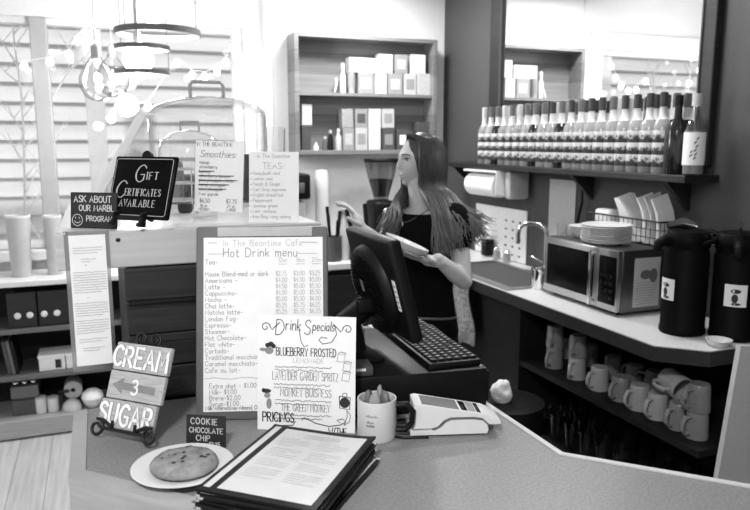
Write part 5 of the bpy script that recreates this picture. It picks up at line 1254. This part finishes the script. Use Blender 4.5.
for i in range(6):
    j = 0
    while j < 18:
        x, y = -.06+.0205*i, .0+.0208*j
        keys.box(x, x+.0175, y, y+.0178, .016, .0215, .002, 1)
        if random.random() < .85: kl.add([(x+.005, y+.006, .0218), (x+.011, y+.006, .0218), (x+.011, y+.011, .0218), (x+.005, y+.011, .0218)], [(0, 1, 2, 3)])
        j += 1
kk = link('keys', keys, 'blackplastic', t); link('key_legends', kl, 'inkpale', kk)
YM = 1.43
nt_, nb_ = onY(388, 243, YM), onY(413, 346, YM); ft_ = onX(344, 229, nt_.x)
ex = Vector((0, 1, 0)); ez_ = (nt_-nb_); mhh = ez_.length; ez_.normalize(); ey = ez_.cross(ex); mww = ft_.y-YM
mm = Matrix(((ex.x, ey.x, ez_.x, nb_.x), (ex.y, ey.y, ez_.y, nb_.y), (ex.z, ey.z, ez_.z, nb_.z), (0, 0, 0, 1)))
mt = thing('pos_monitor', 'black till monitor seen from behind, tilted on its stand', 'monitor', mtx=mm)
link('shell', B().box(0, mww, -.032, 0, 0, mhh, .009, 3), 'blackplastic', mt, 40)
link('screen', B().box(.014, mww-.014, -.0335, -.031, .014, mhh-.014, .002), 'blackgloss', mt, 40)
bc = (mww*.56, 0, mhh*.42); br = mhh*.47
RX = Matrix.Translation(bc) @ Matrix.Rotation(-PI/2, 4, 'X')
link('rear_bulge', B().lathe([(br, -.002), (br*.97, .012), (br*.88, .02), (.0, .022)], 44, m=RX), 'blackplastic', mt, 40)
vt = B()
for i in range(-13, 14):
    z = i*br*.064; hl = math.sqrt(max(0, (br*.86)**2-z*z))
    if hl > .01: vt.box(bc[0]-hl, bc[0]+hl, .0215, .0245, bc[2]+z-.0012, bc[2]+z+.0012)
link('vent_ribs', vt, 'blackplastic', mt)
link('serial_sticker', B().box(bc[0]+.012, bc[0]+.03, .0246, .025, bc[2]-.0, bc[2]+.03), 'tan', mt)
lb = link('paper_label', B().box(.018, .036, .0, .0006, mhh*.32, mhh*.62), 'paper', mt)
b = B(); 
for i in range(5): b.box(.021, .033, .0006, .001, mhh*.35+.013*i, mhh*.35+.013*i+.004)
link('print', b, 'inkgrey', lb)
# stand: arm from the hinge down to a foot on the drawer
hg = mm @ Vector((bc[0], .035, bc[2]-.03)); mi = mm.inverted()
ft = Vector((hg.x-.075, hg.y, ZW+.01)); ft.x = max(ft.x, .548)
st = B().join(B().box(-.03, .03, -.02, .02, -.02, .02, .008, 3), Matrix.Translation(mm @ Vector((bc[0], .034, bc[2]-.03))))
link('hinge', st, 'blackplastic', mt, 40, True)
ar = B(); pts = [hg, hg+Vector((-.045, 0, -.03)), Vector((ft.x, ft.y, ZW+.1)), Vector((ft.x+.01, ft.y, ZW+.006))]
ar.tube(pts, [(.035, .014), (.035, .014), (.04, .014), (.05, .016)], 12)
link('arm', ar, 'blackplastic', mt, 60, True)
link('foot', B().box(ft.x-.012, ft.x+.075, ft.y-.085, ft.y+.085, ZW+.0005, ZW+.012, .004), 'blackplastic', mt, 40, True)
pb = onZ(368, 346, ZW)
# white box and small device on the cash drawer behind the specials sheet
t = thing('receipt_box', 'white-topped grey box on the cash drawer behind the specials sheet', 'box', (pb.x-.035, pb.y+.03, ZW), R_(-12))
link('box_body', B().box(-.05, .03, -.03, .06, 0, .035, .002), 'greytop', t); link('lid', B().box(-.051, .031, -.031, .061, .035, .05, .002), 'paper', t)
pd = onZ(372, 377, ZW)
t = thing('small_card_device', 'small dark device with a pale label at the front of the cash drawer', 'device', (pd.x-.02, pd.y+.03, ZW), R_(-10))
link('case', B().box(-.05, .03, -.02, .045, 0, .022, .004), 'dgrey', t, 40); link('label', B().box(-.01, .012, -.0206, -.02, .013, .019), 'paper', t)
link('cable', B().tube([(.0, .045, .012), (.02, .075, .02), (.0, .11, .045), (-.03, .12, .02), (-.03, .11, .006)], .003, 6), 'blackplastic', t, 60)

# ================================================================== the barista
K = 3.02
def w(px, py, dk=0): return at(px, py, K+dk)
UPV = Vector((0, 0, 1))
FB = (VR*-.72 - _f2*.69).normalized(); LB = UPV.cross(FB)         # body facing, body's left
FH = (VR*-.90 - _f2*.43).normalized(); LH = UPV.cross(FH)         # head facing
def loft(rings, F, L, n=28, sq=1.0):
    b = B(); vs = []; 
    for c, a, d, *o in rings:
        fx = o[0] if o else 0
        for i in range(n):
            t_ = 2*PI*i/n; ca, sa = math.cos(t_), math.sin(t_)
            ff = d+(fx*max(0, ca)**2)
            vs.append(Vector(c)+L*(a*sa)+F*(ff*ca)-UPV*((o[1] if len(o) > 1 else 0)*max(0, ca)))
    m = len(rings)
    b.add(vs, [(i*n+j, i*n+(j+1) % n, (i+1)*n+(j+1) % n, (i+1)*n+j) for i in range(m-1) for j in range(n)]+[tuple(range(n))[::-1], tuple((m-1)*n+j for j in range(n))])
    return b
pel = w(423, 322); base = Vector((pel.x, pel.y, 0))
person = thing('person', 'long-haired person in a black t-shirt holding a white plate behind the order counter, looking aside', 'person', base)
def torso(g):
    return [(w(423, 348), .150+g, .11+g), (w(423, 330), .156+g, .118+g), (w(423, 310), .142+g, .106+g), (w(424, 288), .122+g, .093+g), (w(425, 262), .133+g, .096+g, .006), (w(425.5, 242), .149+g, .105+g, .02),
            (w(425.5, 228), .16+g, .1+g, .012), (w(424, 218), .158+g, .082+g), (w(423, 212), .125+g, .066+g), (w(422, 207.5), .060+g*.6, .054+g*.6)]
# head
hc = w(419.3, 161.0)
def headpt(x, y, z): return hc+FH*x+LH*y+UPV*z
hb = B(); vs = []; loc = []; nu, nv = 80, 64
def gs(a, s): return math.exp(-(a/s)**2)
for j in range(nv+1):
    th = PI*j/nv
    for i in range(nu):
        a = 2*PI*i/nu; X, Y, Z = math.sin(th)*math.cos(a), math.sin(th)*math.sin(a), math.cos(th)
        x, y, z = X*.094, Y*.073, Z*.113
        if Z < 0 and X > 0:
            kq = (max(0, 1-abs(Z)**2.8)**(1/2.8))/max(.05, math.sqrt(max(0, 1-Z*Z))); x *= 1+(min(kq, 1.5)-1)*.85
        if Z > .2 and X > 0: x -= .006*min(1, (Z-.2)/.3)*X
        if Z < -.05:
            q = (-Z-.05)/.95
            y *= 1-.26*q; x = x*(1-.08*q)+(.030*q if x < .02 else .010*q)
            if x < .02: z *= 1-.18*q*min(1, (.02-x)/.06)
        if x > .02:
            front = min(1, (x-.02)/.04); d = 0
            if z < .022: d += .0175*gs(y, .0075+.0055*max(0, min(1, (.02-z)/.05)))*(max(0, (.022-z)/.05)**.8 if z > -.028 else max(0, 1-(-.028-z)/.012))
            d -= .0105*gs(abs(y)-.031, .015)*gs(z-.008, .012)
            d += .004*gs(z-.027, .009)*gs(y, .05)
            d += .0075*gs(y, .017)*(gs(z+.0585, .0055)+.9*gs(z+.0705, .0058)) - .003*gs(y, .02)*gs(z+.083, .005)
            d += .013*gs(y, .02)*gs(z+.097, .012) + .003*gs(abs(y)-.038, .016)*gs(z+.03, .016)
            x += d*front
        vs.append(headpt(x, y, z)); loc.append((x, y, z))
def surf(y, z): return min((p for p in loc if p[0] > .02), key=lambda p: (p[1]-y)**2+(p[2]-z)**2)[0]
hb.add(vs, [(j*nu+i, j*nu+(i+1) % nu, (j+1)*nu+(i+1) % nu, (j+1)*nu+i) for j in range(nv) for i in range(nu)])
body = B().join(hb)
for s in (-1, 1):    # ears
    body.ball(headpt(-.012, s*.073, -.005), (.018, .009, .028), 14, 10)
body.join(loft([(w(423, 216), .062, .055), (w(421.5, 206), .054, .052), (w(420, 196), .047, .05), (w(418.5, 184), .046, .05), (w(418, 176), .045, .048)], FB, LB))
body.join(loft(torso(0), FB, LB))
Ls, Le, Lw = w(455, 218, -.13), w(464, 281, -.16), w(438, 259, -.25)
Rs, Re, Rw = w(397, 218, .12), w(381, 246, .0), w(362, 229, -.08)
for S_, E_, W_ in ((Ls, Le, Lw), (Rs, Re, Rw)):
    body.cap_cone(S_, S_.lerp(E_, .5), .047, .042, 16).cap_cone(S_.lerp(E_, .5), E_, .042, .034, 16).cap_cone(E_, E_.lerp(W_, .35), .035, .037, 16).cap_cone(E_.lerp(W_, .35), W_, .037, .024, 16)
def hand(wr, d, nrm, thumb_side, curls, spread=.5):
    """wrist point, finger direction, palm normal (fingers curl toward it)"""
    d = d.normalized(); nrm = (nrm-d*nrm.dot(d)).normalized(); sd = d.cross(nrm)*thumb_side
    pc = wr+d*.045
    h = B(); h.join(B().ball((0, 0, 0), (.048, .036, .015), 16, 10), Matrix((( d.x, sd.x, nrm.x, pc.x), (d.y, sd.y, nrm.y, pc.y), (d.z, sd.z, nrm.z, pc.z), (0, 0, 0, 1))))
    h.cap_cone(wr-d*.01, pc, .022, .024)
    for i, (o, L) in enumerate(((.027, .072), (.009, .08), (-.009, .074), (-.026, .058))):
        p = pc+d*.036+sd*o; ang = 0; dirn = (d+sd*(o*spread*10)).normalized(); r = .0088
        for k, fr in enumerate((.45, .32, .25)):
            ang += curls[k]; v = dirn*math.cos(ang)+nrm*math.sin(ang); q = p+v*(L*fr); h.cap_cone(p, q, r, r*.92, 10); p = q; r *= .92
    p = wr+d*.022+sd*.024; v = (sd*.8+d*.55+nrm*.25).normalized(); q = p+v*.036; h.cap_cone(p, q, .0115, .0105, 10); v2 = (sd*.25+d*.85+nrm*curls[3]).normalized(); q2 = q+v2*.032; h.cap_cone(q, q2, .010, .0085, 10)
    return h
pn = (VR*.39+VU*.91-VF*.12).normalized()          # plate normal
pc_ = w(406, 245.5, -.31)
pu = (VR*-.92+VU*.39).normalized(); pu = (pu-pn*pu.dot(pn)).normalized()
body.join(hand(Lw+VR*.008-pn*.014, (pu*.97-VF*.02-pn*.22).normalized(), pn, -1, (.12, .1, .1, .7)))
body.join(hand(Rw, (VR*-.45+VU*.85-VF*.1).normalized(), (VR*-.8-VU*.4+VF*.1), 1, (.25, .4, .35, .4), .9))
LL = LB*.085
for s in (-1, 1):
    hip = w(423, 340)+LB*(s*.085); kn = Vector((hip.x, hip.y, .47))+FB*.02+LB*(s*.01); an = Vector((hip.x, hip.y, .08))+LB*(s*.02)
    body.cap_cone(hip, kn, .082, .055, 18).cap_cone(kn, kn.lerp(an, .35), .054, .052, 18).cap_cone(kn.lerp(an, .35), an, .052, .035, 18)
    body.cap_cone(an+Vector((0, 0, -.035)), an+FB*.16+Vector((0, 0, -.05)), .036, .024, 14)
bo = link('body', body, 'skin', person, None, True); remesh(bo, .0045, 3, .5)
# face
for s in (-1, 1):
    e = headpt(surf(s*.031, .007)-.0065, s*.031, .007); link('eye', B().ball(e, .0118, 18, 12), 'eyew', person, 80, True)
    g_ = (FH*.86+LH*(s*.05)+UPV*.0).normalized(); iris = B().ball(e+g_*.0072, .0066, 14, 10); link('iris', iris, 'eyed', person, 80, True)
    link('eyebrow', B().tube([headpt(surf(s*(.012+.009*k), .027)+.0005, s*(.012+.009*k), .026+.004*math.sin(k*.8)) for k in range(5)], [.0025, .0035, .0035, .003, .0018], 8), 'brow', person, 60, True)
    link('upper_eyelid', B().tube([headpt(surf(s*(.031+.013*u), .012)+.0035-.002*u*u, s*(.031+.013*u), .0115+.004*(1-u*u)-.002) for u in (-1, -.5, 0, .5, 1)], [.0015, .0025, .0028, .0025, .0015], 8), 'brow', person, 60, True)
lp = B()
for z, r in ((-.0585, .0042), (-.0695, .0048)):
    lp.tube([headpt(surf(.019*u, z)-.0012, .019*u, z-.001*abs(u)) for u in (-1, -.6, -.25, 0, .25, .6, 1)], [.0008, r*.6, r*.8, r*.75, r*.8, r*.6, .0008], 8)
link('lips', lp, 'lips', person, 70, True)
# clothing
sh = B().join(loft([(c, a, d, *o) for c, a, d, *o in torso(.013)[1:-1]]+[(w(422, 208), .074, .068, 0, .03), (w(422, 206.5), .062, .062, 0, .045)], FB, LB))
for S_, E_ in ((Ls, Le), (Rs, Re)):
    m = S_.lerp(E_, .36); dd = (E_-S_).normalized()
    sh.cap_cone(S_-dd*.005, m, .06, .057, 18)
so = link('t_shirt', sh, 'cloth', person, None, True); remesh(so, .006, 6, .5)
tr = B().join(loft([(w(423, 352), .155, .116), (w(423, 340), .164, .126), (w(423, 326), .166, .128), (w(423, 309), .152, .116)], FB, LB))
for s in (-1, 1):
    hip = w(423, 342)+LB*(s*.085); kn = Vector((hip.x, hip.y, .47))+FB*.02+LB*(s*.01); an = Vector((hip.x, hip.y, .075))+LB*(s*.02)
    tr.cap_cone(hip, kn, .092, .068, 18).cap_cone(kn, an, .068, .055, 18)
to = link('trousers', tr, 'denim', person, None, True); remesh(to, .008, 5, .5)
for s in (-1, 1):
    hip = w(423, 340); an = Vector((hip.x, hip.y, .045))+LB*(s*.105)
    link('shoe', B().cap_cone(an+FB*-.03, an+FB*.16+Vector((0, 0, -.012)), .045, .033, 18), 'shoe', person, 60, True)
link('apron_string', B().tube([w(423, 312)+LB*(.157*math.sin(a))+FB*(.126*math.cos(a))+UPV*(.006*math.sin(a*2)) for a in [PI*2*i/32 for i in range(32)]], (.005, .003), 8, closed=True), 'greyplastic', person, 60, True)
nk = [w(422.5, 208.5, 0)+LB*(.066*math.sin(a))+FB*(.07*math.cos(a)+.014+.034*max(0, math.cos(a))**3)+UPV*(-.055*max(0, math.cos(a))**2+.004) for a in [PI*(-.55+1.1*i/24) for i in range(25)]]
ne = link('necklace', B().tube(nk, .0022, 6), 'dgrey', person, 60, True)
link('pendant', B().ball(nk[12]+FB*.006+UPV*-.008, (.008, .008, .012), 12, 8), 'chrome', ne, 60, True)
# hair: a cap over the skull and long locks falling from a centre parting
hr = B()
cap = B().ball((0, 0, 0), (.097, .086, .111), 36, 24)
cm = Matrix(((FH.x, LH.x, 0, 0), (FH.y, LH.y, 0, 0), (FH.z, LH.z, 1, 0), (0, 0, 0, 1)))
cc_ = headpt(-.0155, 0, .0125)
hr.join(cap, Matrix.Translation(cc_) @ cm)
keys_ = [(-62, (396, 202, -.05), (383, 239, -.11)), (-85, (401, 203, .0), (393, 243, -.06)), (-120, (412, 206, .15), (404, 236, .2)), (-180, (437, 206, .14), (450, 246, .14)), ]
keyL = [(55, (433, 206, -.17), (441, 256, -.2)), (75, (438, 206, -.18), (445, 252, -.22)), (100, (449, 206, -.17), (460, 245, -.2)), (125, (459, 206, -.1), (478, 240, -.12)), (150, (459, 205, .0), (487, 234, .0)), (181, (437, 206, .13), (452, 244, .13))]
def keyat(phi):
    ks = sorted([(abs(a), b_, c) for a, b_, c in (keys_ if phi < 0 else keyL)]); a = abs(phi)
    for i in range(len(ks)-1):
        if ks[i][0] <= a <= ks[i+1][0]:
            u = (a-ks[i][0])/(ks[i+1][0]-ks[i][0]); L_ = lambda p, q: tuple(p[j]+(q[j]-p[j])*u for j in range(3)); return L_(ks[i][1], ks[i+1][1]), L_(ks[i][2], ks[i+1][2])
    return (ks[0][1:] if a < ks[0][0] else ks[-1][1:])
rnd = random.Random(5)
for i in range(1000):
    s = -1 if i % 5 < 2 else 1
    phi = (56+124*rnd.random()**(1.7 if s < 0 else 1.15))*s; ph = R_(phi)
    m_, e_ = keyat(phi); back = (abs(phi)-55)/125
    x0 = .062-.14*back
    root = headpt(x0, s*.004, .112-.22*x0*x0*10*.12-(.03*max(0, -x0-.05)/.05))
    k = rnd.uniform(.94, 1.06)
    hx = lambda z, g: headpt(-.014+math.cos(ph)*.098*g, math.sin(ph)*.088*g, z)
    pts = [root, headpt(-.012+math.cos(ph)*.085, math.sin(ph)*.062, .088), hx(.03, 1.02*k), hx(-.045, 1.06*k), hx(-.11, 1.03*k)]
    j1 = Vector((rnd.uniform(-.016, .016), rnd.uniform(-.014, .014), rnd.uniform(-.012, .012))); j2 = Vector((rnd.uniform(-.034, .034), rnd.uniform(-.025, .025), rnd.uniform(-.03, .07)))
    mm_, ee = w(*m_)+j1, w(*e_)+j2
    pts += [pts[-1].lerp(mm_, .6), mm_.lerp(ee, .25), mm_.lerp(ee, .6)+j1*.8, ee]
    P_ = [pts[0]]+pts+[pts[-1]]; res = []
    for q in range(1, len(P_)-2):
        for u in (0, .34, .67): res.append(.5*(2*P_[q]+(P_[q+1]-P_[q-1])*u+(2*P_[q-1]-5*P_[q]+4*P_[q+1]-P_[q+2])*u*u+(3*P_[q]-P_[q-1]-3*P_[q+1]+P_[q+2])*u**3))
    res.append(P_[-1]); L_ = len(res); wa, wp = rnd.uniform(.002, .009), rnd.uniform(0, 6)
    for q in range(L_): res[q] = res[q]+VR*(wa*max(0, q/L_-.4)*2*math.sin(q*.8+wp))
    hr.tube(res, [(.0042*(1-(max(0, q/L_-.4)/.62)**1.4)+.0005, .0026*(1-(q/L_)**3*.85)) for q in range(L_)], 5)
link('hair', hr, 'hair', person, 60, True)
# the plate in the hand
pm_ = Matrix(((pu.x, pn.cross(pu).x, pn.x, pc_.x), (pu.y, pn.cross(pu).y, pn.y, pc_.y), (pu.z, pn.cross(pu).z, pn.z, pc_.z), (0, 0, 0, 1)))
t = thing('serving_dish', 'thick white dish held in the hand of the person in black', 'dish', mtx=pm_)
link('dish', B().lathe([(.0, -.012), (.064, -.014), (.082, -.006), (.090, .012), (.091, .015), (.087, .015), (.075, .0), (.0, -.004)], 40), 'ceramic', t, 50)
